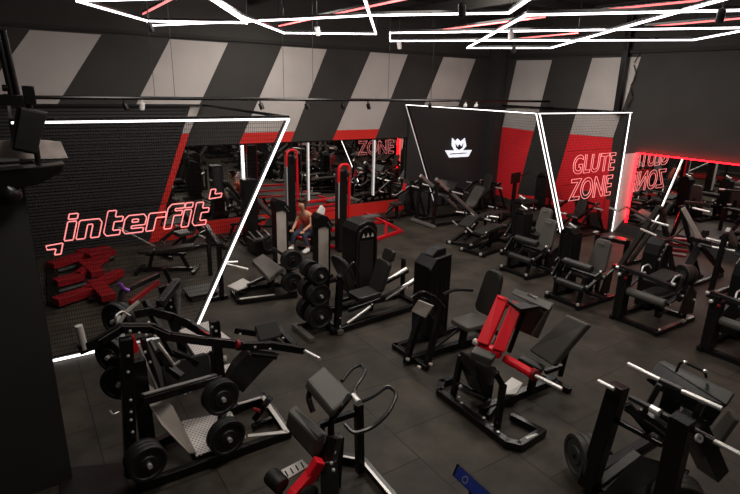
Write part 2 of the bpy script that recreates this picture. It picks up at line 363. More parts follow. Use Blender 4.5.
# ------------------------------------------------------------------ neon lettering
def neon(body, x0, x1, z0, z1, yy, name, label, shear=0, m='neon', r=.008, zbase=None):
    cu = bpy.data.curves.new('t', 'FONT'); cu.body = body; cu.fill_mode = 'NONE'; cu.bevel_depth = .009; cu.bevel_resolution = 1; cu.shear = shear; cu.resolution_u = 4
    cu.offset = .012
    ob = bpy.data.objects.new('t', cu); COL.objects.link(ob); bpy.context.view_layer.update()
    me = bpy.data.meshes.new_from_object(ob.evaluated_get(bpy.context.evaluated_depsgraph_get())); bpy.data.objects.remove(ob)
    xs = [v.co.x for v in me.vertices]; ys = [v.co.y for v in me.vertices]; a, b, c, d = min(xs), max(xs), min(ys), max(ys)
    for v in me.vertices:
        X_, Y_, Z_ = v.co; v.co = ((X_-a)/(b-a)*(x1-x0), Z_, (Y_-c)/(d-c)*(z1-z0))
    me.materials.clear(); me.materials.append(MAT[m])
    o = bpy.data.objects.new(name, me); COL.objects.link(o); o.location = (x0, yy, z0)
    return o
yy = Y1-.03
a = Y(64, 241, yy); b = Y(208, 223, yy); c = Y(178, 203, yy)
rt = thing('neon_sign', 'pink outlined neon word sign reading interfit on the mesh cage', 'sign', (a.x, yy, a.z))
GL = {'i': [[(0, 0), (.4, 0), (.4, 1), (0, 1)], [(0, 1.12), (.4, 1.12), (.4, 1.4), (0, 1.4)]],
      'n': [[(0, 0), (.4, 0), (.4, .74), (.64, .74), (.64, 0), (1.04, 0), (1.04, .8), (.88, 1), (0, 1)]],
      't': [[(.06, .2), (.22, 0), (.84, 0), (.84, .27), (.46, .27), (.46, .74), (.84, .74), (.84, 1), (.46, 1), (.46, 1.36), (.06, 1.36)]],
      'e': [[(0, .2), (.15, 0), (1.02, 0), (1.02, .25), (.4, .25), (.4, .4), (1.06, .4), (1.06, .8), (.9, 1), (.15, 1), (0, .8)], [(.38, .6), (.68, .6), (.68, .76), (.38, .76)]],
      'r': [[(0, 0), (.4, 0), (.4, .72), (.88, .72), (.88, 1), (0, 1)]],
      'f': [[(0, 0), (.4, 0), (.4, .73), (.8, .73), (.8, 1), (.4, 1), (.4, 1.13), (.86, 1.13), (.86, 1.4), (.16, 1.4), (0, 1.2)]]}
ADV = {'i': .52, 'n': 1.16, 't': .95, 'e': 1.16, 'r': .92, 'f': .9}
xh = (c.z-Y(172, 227.5, yy).z)/1.4; tot = sum(ADV[g_] for g_ in 'interfit')-.1+.35*1.4; ux = (b.x-a.x)/(tot-.35); cx_ = 0
for g_ in 'interfit':
    mb_ = MB(rt.location)
    for pl_ in GL[g_]:
        mb_.path([(a.x+(cx_+u+.28*v)*ux, yy, a.z+v*xh) for u, v in pl_], .009, 6, closed=True, rnd=.06, k=1)
    mb_.build('letter', 'neon', rt, 0); cx_ += ADV[g_]
def outline(pts, nm='bracket'):
    MB(rt.location).path(pts, .009, 6, closed=True, rnd=.03, k=1).build(nm, 'neon', rt, 0)
outline([Y(*p, yy) for p in ((46, 246), (63, 243), (61, 254), (54.5, 255), (56, 249), (47, 250))])
outline([Y(*p, yy) for p in ((211, 189.5), (216, 189), (215, 194), (222, 193), (221, 197), (209, 199))])
MB(rt.location).bar((a.x, yy+.05, a.z+.15), (b.x, yy+.05, a.z+.15), .01, .01).bar((a.x, yy+.05, a.z+.4), (b.x, yy+.05, a.z+.4), .01, .01).build('bracket_rail', 'steel_black', rt, 0)
# ------------------------------------------------------------------ mesh cage 2 (glute zone)
Y2 = 8.83
T0 = V((12.03, 13.9, 0)); T1 = V((10.65, 14.05, 3.47)); K1 = V((10.65, Y2, 3.47)); K0 = V((12.33, Y2, 0)); W1 = V((14.6, Y2, 3.47)); W0 = V((14.62, Y2, 0))
t = thing('mesh_cage', 'mesh corner cage at the right with slanted white light edges and the glute neon', 'cage', (12.3, Y2, 0)); o = t.location
MB(o).chain([T1, K1, W1, (14.6, 14.0, 3.47)], .06, .06).bar(K0, K1, .08, .06, (0, 1, 0)).bar(W0+V((0, .05, 0)), W1+V((0, .05, 0)), .06, .06).bar(T0, T1, .06, .06, (0, 1, 0)).bar(K0+V((0, 0, .03)), W0+V((0, .05, .03)), .05, .05).bar((10.65, 11.5, 3.49), (14.6, 11.5, 3.49), .05, .05).build('frame', 'steel_black', t, 0)
dx = V((-.055, -.02, 0))
for a, b in ((T1+V((-.04, 0, 0)), K1+V((-.04, 0, 0))), (K1+V((0, -.04, 0)), W1+V((0, -.04, 0))), (K1+dx, K0+dx), (K1+V((.05, -.04, 0)), K0+V((.05, -.04, 0))), (W0, W1), (T1+V((-.05, 0, 0)), T0+V((-.05, 0, 0)))):
    MB(o).bar(a, b, .02, .02).build('light_strip', 'led_soft' if a.y > 13 and b.y > 13 else 'led_strip', t, 0)
wm = MB(o)
for i in range(1, 50):
    z = 3.47*i/50; x0 = K0.x+(K1.x-K0.x)*z/3.47; wm.bar((x0, Y2+.03, z), (14.6, Y2+.03, z), .004, .004)
    wm.bar((x0, Y2, z), (x0, 14.0, z), .004, .004)
for i in range(1, 62):
    x = 10.65+3.95*i/62; z0 = 0 if x > K0.x else (K0.x-x)/(K0.x-K1.x)*3.47
    wm.bar((x, Y2+.035, z0), (x, Y2+.035, 3.47), .0035, .0035)
wm.build('wire_mesh', 'steel_black', t, 0)
sx0 = Y(570, 173.5, 8.78).x
for body, (pa, pb, pt) in (('GLUTE', ((572, 174), (613.5, 171), (575, 154.5))), ('ZONE', ((568, 202), (610, 195), (571, 179.5)))):
    a, b, c = [Y(*q, 8.78) for q in (pa, pb, pt)]; zb = (a.z+b.z)/2
    if body == 'GLUTE': rt = thing('neon_sign', 'pink neon sign reading GLUTE ZONE on the right cage', 'sign', (a.x, 8.78, zb-.9))
    o = neon(body, a.x, b.x, zb, zb+(c.z-a.z), 8.78, 'lettering', '', 0); o.parent = rt; o.location = V((a.x, 8.78, zb))-rt.location
MB(rt.location).bar((12.0, 8.81, 2.5), (13.9, 8.81, 2.5), .01, .01).bar((12.0, 8.81, 1.6), (13.9, 8.81, 1.6), .01, .01).build('bracket_rail', 'steel_black', rt, 0)
# backlit crest sign on the black cladding
yl = YA-.13
def L(*pts): return [Y(*p, yl) for p in pts]
rt = thing('crest_sign', 'white backlit winged crest with a banner below on the black wall', 'sign', Y(457, 150, yl))
MB(rt.location).prism(L((452, 138), (455, 141), (457.5, 138.5), (460.5, 141.5), (464.5, 138), (466, 146), (462.5, 150), (458, 152.5), (454, 150), (451.5, 145)), (0, -.02, 0)).build('emblem', 'logo_white', rt, 0)
MB(rt.location).prism([p-V((0, .02, 0)) for p in L((455, 143), (457.3, 147), (458.7, 144), (461, 146.5), (463, 142.5), (462, 147.5), (458.5, 150), (455.5, 147.5))], (0, -.012, 0)).build('cut_out', 'mural_dark', rt, 0)
MB(rt.location).prism(L((445, 150.5), (471.5, 150), (468, 156.5), (449, 157.5)), (0, -.02, 0)).build('banner', 'logo_white', rt, 0)
MB(rt.location).bar(Y(450, 154, yl-.025), Y(467, 153, yl-.025), .01, .03).build('banner_lettering', 'mural_dark', rt, 0)
# ------------------------------------------------------------------ the dark partition and what stands on it, left edge
t = struct('wall_partition', MB().box((-.42, 6.93, 1.6), (.84, 2.9, 3.2)), 'mural_dark')
t = thing('loudspeaker', 'black box loudspeaker tilted on a bracket at the upper left edge', 'speaker', (.13, 5.45, 3.25))
q = [Y(*p, 5.4) for p in ((12, 150), (20, 107), (48, 112), (37, 155))]
MB(t.location).prism(q, (-.02, .22, 0)).build('cabinet', 'plastic_black', t, .012)
MB(t.location).prism([Y(*p, 5.395) for p in ((14, 148), (21, 109), (47, 114), (36, 153))], (0, -.012, 0)).build('grille', 'rubber', t, .004)
MB(t.location).box((.15, 5.62, 3.86), (.09, .12, .16)).tube((.14, 5.6, 3.2), (.14, 5.6, 3.9), .025).tube((.14, 5.6, 3.66), (.32, 5.5, 3.66), .012).build('bracket', 'steel_black', t)
t = thing('shelf_board', 'dark pointed shelf board jutting out from the top of the left partition', 'shelf', (0, 5.45, 3.2))
MB(t.location).prism([(-.9, 5.35, 3.22), (.2, 5.35, 3.28), (.33, 5.35, 3.29), (.3, 5.35, 3.22), (.1, 5.35, 3.12), (-.9, 5.35, 3.04)], (0, .22, 0)).build('board', 'plastic_black', t, .01)
MB(t.location).tube((-.9, 5.32, 3.31), (.1, 5.32, 3.33), .012).build('rail', 'steel_black', t)
o = MB((.1, 5.8, 3.3)).prism([Y(*p, 5.75) for p in ((-20, 158), (-20, 142), (30, 139), (61, 142), (68, 158), (50, 159))], (0, .03, 0)).build('poster_board', 'poster', None, .003)
tag(o, 'pale stained board leaning behind the dark shelf at the left edge', 'board')
t = thing('pipe_stand', 'pair of black slanted pipes at the top left corner', 'pipe', (-.1, 6.2, 3.2))
for dx in (0, .07): MB(t.location).tube(Y(-3+dx*90, 30, 6.2), Y(13+dx*90, 103, 6.2), .025).build('pipe', 'steel_black', t)
MB(t.location).tube(Y(3, 96, 6.2), Y(20, 96, 6.2), .02).box(Y(10, 100, 6.2), (.22, .08, .1)).tube(Y(2, 88, 6.2), Y(8, 88, 6.2), .03).build('clamp', 'steel_black', t)
t = thing('dome_camera', 'round black dome lamp on the partition at the left edge', 'lamp', Y(8, 190, 5.42))
MB().lathe((0, 0, -.05), (0, -.6, .8), [(.0, 0), (.1, 0), (.1, .03), (.085, .07), (.05, .105), (0, .12)], 24).build('dome', 'plastic_black', t)
MB().box((0, .02, -.05), (.16, .1, .05)).build('base', 'steel_black', t)
# ------------------------------------------------------------------ shared gym pieces
plate_me = {}
def plate(loc, axis, r, th, label, group, m='rubber'):
    k = (r, th, m)
    if k not in plate_me:
        mb = MB().lathe((0, 0, 0), (0, 0, 1), [(.026, 0), (r*.42, 0), (r*.46, th*.22), (r*.78, th*.22), (r*.84, 0), (r*.97, 0), (r, th*.12), (r, th*.88), (r*.97, th), (r*.84, th), (r*.78, th*.78), (r*.46, th*.78), (r*.42, th), (.026, th), (.026, 0)], 30)
        o = mb.build('disc', m, None, 0); h = MB().lathe((0, 0, -.001), (0, 0, 1), [(.026, 0), (.05, 0), (.05, th+.004), (.026, th+.004)], 16).build('hub_ring', 'steel_satin', None, 0)
        plate_me[k] = (o.data, h.data); bpy.data.objects.remove(o); bpy.data.objects.remove(h)
    t = thing('weight_plate', label, 'weight plate', loc, 0, group)
    t.rotation_euler = V(axis).to_track_quat('Z', 'Y').to_euler()
    for nm, me in zip(('disc', 'hub_ring'), plate_me[k]):
        o = bpy.data.objects.new(nm, me); COL.objects.link(o); o.parent = t
    return t
def stack(p, axis, n, r, th, label, group, gap=.004, m='rubber'):
    ax = V(axis).normalized()
    wd = {1: [''], 2: [', outer one', ', inner one'], 3: [', outer one', ', middle one', ', inner one']}[n]
    if ax.y+ax.x*.2 < 0: wd = wd[::-1]
    for i in range(n): plate(V(p)+ax*(i*(th+gap)), ax, r, th, label+wd[i], group, m)
def bolts(t, pts, axis=(0, -1, 0), r=.016):
    for p in pts: MB(t.location).lathe(p, axis, [(r, 0), (r, .008), (r*.5, .014), (0, .014)], 8).build('bolt', 'chrome', t, 0)
def tower(t, c, w, d, h, m='plastic_black', cap=True, panel=None):
    """selectorised stack housing centred at c (local), w along y, d along x; faces -x"""
    c = V(c); x, y = c.x, c.y
    MB().box((x, y-w/2+.03, h/2), (d, .06, h)).box((x, y+w/2-.03, h/2), (d, .06, h)).box((x+d/2-.02, y, h/2), (.03, w, h)).box((x, y, .05), (d, w, .1)).build('housing', m, t, .012)
    MB().prism([(x-d/2, y-w/2, h-.02), (x-d/2, y+w/2, h-.02), (x-d/2, y+w/2-.1, h+.1), (x-d/2, y-w/2+.1, h+.1)], (d, 0, 0)).build('cap', m, t, .02)
    MB().box((x-d/2+.02, y, h*.58), (.015, w-.12, h*.78)).build('shield', 'plastic_black' if not panel else panel, t, .004)
    for k in (-1, 1): MB().tube((x-.02, y+k*.08, .1), (x-.02, y+k*.08, h-.05), .012, 8).build('guide_rod', 'chrome', t, 0)
    MB().box((x-.02, y, .33), (d*.5, w*.55, .45)).build('weight_stack', 'plate_grey', t, .004)
def leg_ext(label, loc, rz=0, group=None):
    t = thing('leg_extension_machine', label, 'exercise machine', loc, rz, group)
    tower(t, (.2, .52, 0), .34, .28, 1.28)
    MB().tube((.2, .42, 1.36), (.2, .6, 1.42), .03, 10).build('handle', 'alu', t)
    MB().chain([(-.5, -.32, .05), (.62, -.32, .05)], .08, .08).chain([(-.5, .4, .05), (.62, .4, .05)], .08, .08).bar((-.42, -.32, .05), (-.42, .4, .05), .08, .08).bar((.55, -.32, .05), (.55, .4, .05), .08, .08).bar((.3, 0, .05), (.3, 0, .45), .1, .1).bar((-.42, -.26, .05), (-.3, -.26, .62), .08, .06).bar((-.42, .3, .05), (-.3, .3, .72), .08, .06).bar((.55, 0, .05), (.62, 0, .75), .07, .07).build('frame', 'steel_black', t)
    MB().slab((.16, 0, .52), (1, 0, 0), (0, 1, 0), .5, .42, .09, .08).build('seat', 'vinyl', t, .02)
    MB().slab((.5, 0, .86), (0, 1, 0), (.22, 0, 1), .4, .66, .09, .09, taper=.82).build('backrest', 'vinyl_grey', t, .02)
    MB().box((.45, 0, 1.13), (.02, .14, .03)).build('badge', 'alu', t, 0)
    for p, q, nm in (((-.28, -.36, .8), (-.28, .26, .8), 'thigh_roller'), ((-.42, -.36, .42), (-.42, .3, .42), 'shin_roller')):
        MB().lathe(p, V(q)-V(p), [(0, 0), (.06, 0), (.075, .015), (.075, .605), (.06, .62), (0, .62)], 20).build(nm, 'vinyl', t, 0)
    MB().bar((-.28, .3, .8), (.1, .34, .62), .06, .05).bar((-.42, .34, .42), (-.05, .36, .6), .06, .05).bar((-.42, -.38, .42), (-.05, -.38, .6), .06, .05).tube((-.05, -.4, .6), (-.05, .4, .6), .03).build('lever_arm', 'steel_black', t)
    for y in (-.36, .34): MB().lathe((-.05, y, .6), (0, -1, 0), [(0, 0), (.1, 0), (.1, .03), (.05, .04), (0, .04)], 20).build('pivot', 'steel_satin', t, 0)
    for y in (-.27, .27): MB().path([(.32, y, .46), (.2, y*1.15, .5), (.08, y*1.25, .66)], .016).build('hand_grip', 'rubber', t, 0); 
    for y in (-.27, .27): MB().tube((.08, y*1.25, .66), (.03, y*1.27, .71), .02).build('grip_tip', 'alu_light', t, 0)
    MB().box((-.5, -.32, .12), (.04, .05, .05)).box((-.5, .4, .12), (.04, .05, .05)).build('foot_cap', 'alu_light', t)
    MB().lathe((-.3, .36, .72), (0, 1, 0), [(0, 0), (.13, 0), (.13, .03), (0, .03)], 20).build('cam', 'steel_black', t, 0)
    MB().bar((-.3, .34, .8), (-.5, .34, .5), .05, .08).bar((-.12, .3, .3), (.2, .34, .55), .05, .07).build('linkage', 'steel_black', t)
    MB().prism([(.3, -.24, .12), (.62, -.24, .12), (.66, -.24, .62), (.42, -.24, .5)], (0, .03, 0)).build('side_guard', 'plastic_black', t)
    MB().box((.3, -.1, .1), (.12, .5, .05)).build('cross_foot', 'steel_satin', t)
    for q in ((-.3, .42, .72), (-.42, -.4, .5), (.1, .42, .9), (-.5, .34, .55), (.05, -.42, .62), (.6, -.35, .7)): MB().lathe(q, (-.3, -1, .4), [(0, -.02), (.02, -.02), (.02, .01), (0, .018)], 8).build('bolt', 'chrome', t, 0)
    return t
def leg_curl(label, loc, rz=0, group=None):
    t = thing('leg_curl_machine', label, 'exercise machine', loc, rz, group)
    # rounded cam tower behind
    P_ = [(.62, .12)]+[(.62-.0, 1.2)]
    MB().prism([(.45, .3, .05), (.45, .3, 1.12), (.5, .3, 1.3), (.62, .3, 1.4), (.78, .3, 1.38), (.88, .3, 1.26), (.9, .3, .05)], (0, .3, 0)).build('housing', 'plastic_black', t, .02)
    for i in range(4): MB().box((.5+i*.05, .28, 1.05+i*.085), (.07, .03, .03), M=Matrix.Rotation(-.5, 3, 'Y')).build('weight_label', 'grey_panel', t, 0)
    MB().path([(.5, .26, .6), (.5, .26, 1.1), (.62, .26, 1.32), (.8, .26, 1.28), (.84, .26, 1.0)], .018).build('cam_guard', 'steel_satin', t, 0)
    MB().bar((-.5, -.36, .05), (.8, -.36, .05), .08, .08).bar((-.5, .46, .05), (.85, .46, .05), .08, .08).bar((-.42, -.36, .05), (-.42, .46, .05), .08, .08).bar((.7, -.36, .05), (.7, .46, .05), .08, .08).bar((-.42, .4, .05), (-.42, .4, .98), .1, .14).bar((.25, 0, .05), (.25, 0, .5), .1, .1).bar((.6, -.3, .05), (.5, -.3, .62), .06, .06).build('frame', 'steel_black', t)
    MB().bar((-.4, -.42, .93), (-.4, .5, 1.0), .07, .07).build('cross_bar', 'steel_satin', t)
    for y in (-.44, .52): MB().lathe((-.4, y, .97), (0, 1 if y > 0 else -1, 0), [(0, 0), (.03, 0), (.03, .05), (0, .06)], 12).build('cap', 'chrome', t, 0)
    MB().slab((.1, 0, .86), (1, 0, 0.12), (0, 1, 0), .68, .34, .06, .06).build('chest_pad', 'vinyl', t, .015)
    MB().slab((.12, 0, .54), (1, 0, 0), (0, 1, 0), .5, .4, .09, .07).build('seat', 'vinyl', t, .02)
    MB().slab((.46, 0, .68), (0, 1, 0), (.25, 0, 1), .4, .42, .09, .08).build('backrest', 'vinyl', t, .02)
    MB().lathe((-.36, -.38, .58), (0, 1, 0), [(0, 0), (.06, 0), (.075, .015), (.075, .705), (.06, .72), (0, .72)], 20).build('roller_pad', 'vinyl_grey', t, 0)
    MB().path([(-.1, -.28, .88), (-.05, -.3, .98), (.12, -.3, 1.0), (.2, -.28, .92)], .016).build('handle', 'chrome', t, 0)
    MB().path([(-.1, .26, .9), (-.05, .28, 1.0), (.12, .28, 1.02), (.2, .26, .94)], .016).build('handle', 'chrome', t, 0)
    for p_, q_ in (((-.36, .36, .58), (0, .38, .72)), ((-.36, -.4, .58), (0, -.4, .68))): MB().bar(p_, q_, .06, .05).build('lever_arm', 'steel_black', t)
    MB().lathe((-.45, .33, .84), (-1, -.3, 0), [(0, 0), (.028, 0), (.028, .02), (.02, .03), (0, .03)], 16).build('red_knob', 'red_dark', t, 0)
    MB().lathe((-.47, .44, .88), (-1, -.2, .3), [(0, 0), (.03, 0), (.03, .05), (0, .06)], 12).build('adjuster', 'chrome', t, 0)
    MB().box((.35, -.4, .11), (.1, .06, .04)).build('foot_cap', 'alu_light', t)
    MB().prism([(-.5, .3, .08), (-.28, .3, .08), (-.3, .3, .9), (-.46, .3, .9)], (0, .06, 0)).build('side_guard', 'plastic_black', t)
    MB().prism([(.1, -.42, .3), (.62, -.42, .2), (.6, -.42, .62), (.3, -.42, .8)], (0, .03, 0)).build('side_guard', 'plastic_black', t)
    MB().lathe((0, -.44, .68), (0, 1, 0), [(0, 0), (.12, 0), (.12, .03), (0, .03)], 20).build('cam', 'steel_black', t, 0)
    for q in ((-.42, .46, .6), (0, -.46, .68), (-.3, -.42, .58), (.5, -.45, .5), (-.42, -.4, .12), (.2, -.2, .92), (-.1, .2, .92)): MB().lathe(q, (-.3, -1, .4), [(0, -.02), (.02, -.02), (.02, .01), (0, .018)], 8).build('bolt', 'chrome', t, 0)
    for i in range(2): MB().box((0.0, -.2, .28+.12*i), (.3, .02, .03)).build('step_bar', 'steel_satin', t, 0)
    return t
def plate_machine(label, loc, rz=0, group=None, red=False, plates=1, tilt=.3, h=1.35, glabel=None):
    """plate loaded press: H base, slanted uprights, seat and back, two swinging arms with plate horns"""
    t = thing('plate_loaded_machine', label, 'exercise machine', loc, rz, group)
    fm = 'red_steel' if red else 'steel_black'
    MB().bar((-.7, 0, .06), (.8, 0, .06), .1, .08).bar((-.65, -.45, .05), (-.65, .45, .05), .08, .08).bar((.75, -.5, .05), (.75, .5, .05), .08, .08).bar((.7, 0, .06), (.35, 0, h), .09, .09).bar((.35, -.4, h-.05), (.35, .4, h-.05), .07, .07).bar((.72, -.45, .06), (.38, -.35, h-.05), .06, .06).bar((.72, .45, .06), (.38, .35, h-.05), .06, .06).build('frame', fm, t)
    MB().slab((-.1, 0, .48), (1, 0, 0), (0, 1, 0), .42, .36, .09, .07).build('seat', 'vinyl', t, .02)
    MB().slab((.2, 0, .85), (0, 1, 0), (tilt, 0, 1), .34, .72, .08, .08, taper=.85).build('backrest', 'vinyl', t, .02)
    MB().bar((-.1, 0, .06), (-.1, 0, .45), .08, .08).build('seat_post', fm, t)
    MB().bar((.2, 0, .7), (.45, 0, .8), .06, .06).build('back_mount', fm, t)
    for s in (-1, 1):
        MB().chain([(.38, s*.42, h-.02), (-.05, s*.48, h-.12), (-.5, s*.42, h-.35)], .06, .07).build('lever_arm', 'steel_black', t)
        MB().tube((-.5, s*.42, h-.35), (-.5, s*.2, h-.35), .02).build('hand_grip', 'alu', t, 0)
        MB().tube((.05, s*.46, h-.1), (.05, s*.78, h-.1), .024).build('plate_horn', 'chrome', t, 0)
        MB().lathe((.36, s*.36, h-.05), (0, s, 0), [(0, 0), (.08, 0), (.08, .04), (.03, .05), (0, .05)], 14).build('bearing', 'alu', t, 0)
        MB().bar((-.3, s*.3, .1), (.3, s*.2, .55), .05, .06).build('brace', 'steel_black', t)
    return t
def bench(label, loc, rz=0, group=None, inc=.25, m='vinyl'):
    t = thing('gym_bench', label, 'bench', loc, rz, group)
    MB().bar((-.6, 0, .06), (.6, 0, .06), .08, .08).bar((-.6, -.28, .05), (-.6, .28, .05), .07, .07).bar((.6, -.28, .05), (.6, .28, .05), .07, .07).bar((-.4, 0, .06), (-.3, 0, .4), .07, .07).bar((.45, 0, .06), (.3, 0, .4), .07, .07).bar((-.45, 0, .4), (.4, 0, .4), .06, .06).build('frame', 'steel_black', t)
    MB().slab((-.42, 0, .47), (1, 0, 0), (0, 1, 0), .3, .3, .07, .05).build('seat', m, t, .015)
    MB().slab((.18, 0, .47+.4*inc), (1, 0, inc), (0, 1, 0), .84, .3, .07, .05).build('backrest', m, t, .015)
    return t
def leg_press(label, loc, rz=0, group=None, red=False):
    """45 degree sled press, sled slopes up toward -x"""
    t = thing('sled_leg_press', label, 'exercise machine', loc, rz, group)
    MB().bar((-1.1, -.4, .05), (1.0, -.4, .05), .08, .08).bar((-1.1, .4, .05), (1.0, .4, .05), .08, .08).bar((-1.1, -.45, .05), (-1.1, .45, .05), .08, .08).bar((1.0, -.45, .05), (1.0, .45, .05), .08, .08).bar((-1.1, -.4, .05), (-1.0, -.4, 1.35), .09, .09).bar((-1.1, .4, .05), (-1.0, .4, 1.35), .09, .09).build('frame', 'steel_black', t)
    for s in (-1, 1): MB().bar((.75, s*.36, .12), (-1.05, s*.36, 1.45), .08, .1).build('rail', 'alu', t)
    MB().slab((-.35, 0, 1.05), (0, 1, 0), (.6, 0, .8), .75, .55, .04, .06).build('footplate', 'steel_satin', t, .01)
    MB().bar((-.5, -.5, 1.05), (-.5, .5, 1.05), .1, .1).bar((-.5, -.3, 1.05), (-.2, -.3, .82), .06, .08).bar((-.5, .3, 1.05), (-.2, .3, .82), .06, .08).build('sled', 'red_steel' if red else 'steel_black', t)
    for s in (-1, 1): MB().tube((-.5, s*.5, 1.05), (-.5, s*.95, 1.05), .024).build('plate_horn', 'chrome', t, 0)
    MB().slab((.55, 0, .36), (1, 0, -.15), (0, 1, 0), .42, .4, .08, .07).build('seat', 'vinyl', t, .015)
    MB().slab((.95, 0, .68), (0, 1, 0), (.55, 0, .8), .42, .75, .08, .08).build('backrest', 'vinyl_grey', t, .015)
    for s in (-1, 1): MB().path([(.6, s*.3, .2), (.58, s*.34, .45), (.66, s*.34, .5)], .016).build('hand_grip', 'rubber', t, 0)
    return t
# ------------------------------------------------------------------ right-hand rows
leg_ext('first seated leg extension machine by the glute neon, grey backrest, farther of the two', (9.45, 7.55, 0))
leg_ext('nearer grey-backed leg extension machine, in front of the white cage edge', (9.0, 5.9, 0))
leg_curl('black seated leg curl machine with chrome top handles right of the leg extensions', (9.2, 4.55, 0))
leg_curl('black leg curl machine cut off by the right edge of the photo', (9.3, 3.05, 0))
# ------------------------------------------------------------------ left squat lever machine
t = thing('lever_squat_machine', 'big black plate loaded lever squat machine with bright perforated footplates', 'exercise machine', (1.4, 5.6, 0)); o = t.location
FL, FR, BR, BL = Z(141, 486, .06), Z(288, 433, .06), Z(263, 397, .06), Z(148, 447, .06)
MB(o).chain([FL, FR, BR, BL], .08, .1, closed=True).bar(Z(232, 452, .06), Z(208, 418, .06), .08, .08).bar(Z(252, 427, .06), Z(277, 417, .06), .06, .06).build('base_frame', 'steel_black', t)
MB(o).chain([Z(263, 397, .12), Z(287, 432, .12)], .05, .012).bar(Z(248, 436, .12), Z(287, 432, .12), .05, .012).bar(Z(238, 404, .12), Z(263, 397, .12), .04, .012).build('bright_edge', 'alu_light', t, 0)  # pale strips stand in for metallic sheen along the frame top
MB(o).prism([Z(181, 421, .16), Z(231, 411, .16), Z(246, 437, .16), Z(196, 456, .16)], (0, 0, -.02)).build('footplate', 'tread', t, .003)
MB(o).prism([Z(141, 382, .8), Z(149, 384, .8), Z(173, 406, .62), Z(196, 452, .2), Z(189, 453, .2), Z(162, 425, .5), Z(150, 406, .66)], (0, .0, -.02)).build('tilted_footplate', 'grey_panel', t, .003)
MB(o).prism([Z(178, 330, .5), Z(208, 321, .5), Z(231, 339, .5), Z(197, 358, .5)], (0, 0, -.02)).build('rear_platform', 'tread', t, .003)
MB(o).prism([Z(220, 366, .5), Z(236, 362, .5), Z(237, 367, .5), Z(224, 374, .5)], (0, 0, -.02)).build('side_step', 'tread', t, .003)
MB(o).chain([Z(178, 331, .46), Z(196, 359, .46), Z(233, 341, .46)], .05, .05).bar(Z(196, 362, .44), V((Z(196, 362, .44).x, Z(196, 362, .44).y, .05)), .06, .06).bar(Z(212, 350, .44), V((Z(212, 350, .44).x, Z(212, 350, .44).y, .05)), .06, .06).bar(Z(183, 332, .44), V((Z(183, 332, .44).x, Z(183, 332, .44).y, 0)), .06, .06).build('platform_frame', 'steel_black', t)
a0 = Z(131, 476, .0); yf = a0.y
MB(o).bar(a0, Y(126, 338, yf), .12, .1, (0, 1, 0)).bar(Y(149, 452, yf+.25), Y(137, 360, yf+.25), .16, .1, (0, 1, 0)).build('left_upright', 'steel_black', t)
r0 = Z(224, 402, .1); yr = 5.75
MB(o).bar(Y(222, 395, yr), Y(214, 320, yr), .1, .12, (0, 1, 0)).bar(Y(222, 395, yr), Z(222, 436, .08), .07, .09, (0, 1, 0)).build('right_upright', 'steel_black', t)
MB(o).bar(Y(141, 401, yf), Y(219, 378, 5.6), .09, .09).build('cross_beam', 'steel_black', t)
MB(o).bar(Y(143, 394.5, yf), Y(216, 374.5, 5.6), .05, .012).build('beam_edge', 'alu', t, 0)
MB(o).chain([Z(161, 303, 1.45), Z(176, 283, 1.5), Z(176, 325, .5)], .1, .09).bar(Y(163, 285, 6.9), Y(176, 330, 6.9), .14, .1, (0, 1, 0)).bar(Y(158, 275, 6.9), Y(122, 292, 6.3), .06, .06).bar(Y(122, 292, 6.3), Y(118, 316, 6.0), .06, .06).bar(Y(164, 268, 6.9), Y(172, 286, 6.9), .05, .05).bar(Y(176, 330, 6.9), Z(182, 352, .05), .08, .08).build('rear_upright', 'steel_black', t)
MB(o).bar(Y(130, 303, 6.3), Y(158, 282, 6.9), .045, .06).bar(Y(145, 311, 6.3), Y(155, 308, 6.4), .04, .05).build('red_rear_link', 'red_dark', t)
MB(o).prism([Y(*q, 5.75) for q in ((134, 336), (140, 350), (125, 362), (131, 352), (129, 341))], (0, .06, 0)).build('red_bracket', 'red_steel', t)
yl_ = 5.35
MB(o).chain([Y(81, 349, yl_), Y(100, 341, yl_), Y(121, 328, yl_), Y(152, 328, yl_), Y(168, 336, yl_), Y(206, 341, 5.5), Y(240, 345, 5.5)], .06, .1).build('lever_arm', 'steel_black', t)
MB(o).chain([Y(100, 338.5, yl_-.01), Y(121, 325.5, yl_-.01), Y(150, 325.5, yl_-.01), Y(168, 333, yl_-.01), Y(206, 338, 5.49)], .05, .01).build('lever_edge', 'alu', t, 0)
MB(o).chain([Y(133, 314, 6.2), Y(150, 311, 6.2), Y(172, 317, 6.2), Y(190, 325, 6.2), Y(212, 338, 6.0)], .06, .1).build('lever_arm', 'steel_black', t)
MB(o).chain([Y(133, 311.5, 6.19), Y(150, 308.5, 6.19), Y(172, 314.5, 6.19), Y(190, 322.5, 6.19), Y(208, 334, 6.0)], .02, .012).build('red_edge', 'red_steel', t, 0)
MB(o).chain([Y(118, 325, 5.9), Y(126, 312, 5.9), Y(138, 302, 5.9)], .03, .03).build('link_rod', 'alu_light', t, 0)
MB(o).path([Y(117, 326, 5.7), Y(115, 316, 5.7), Y(122, 311, 5.8), Y(130, 316, 5.8)], .012).build('cable_guard', 'alu', t, 0)
g = Y(84, 346, yl_); MB(o).tube(g+V((0, 0, -.03)), g+V((-.02, 0, .22)), .035).build('hand_grip', 'alu_light', t, 0)
MB(o).path([Y(119, 283, 6.3), Y(124, 289, 6.3), Y(129, 291, 6.3)], .022).build('purple_grip', 'foil', t, 0)
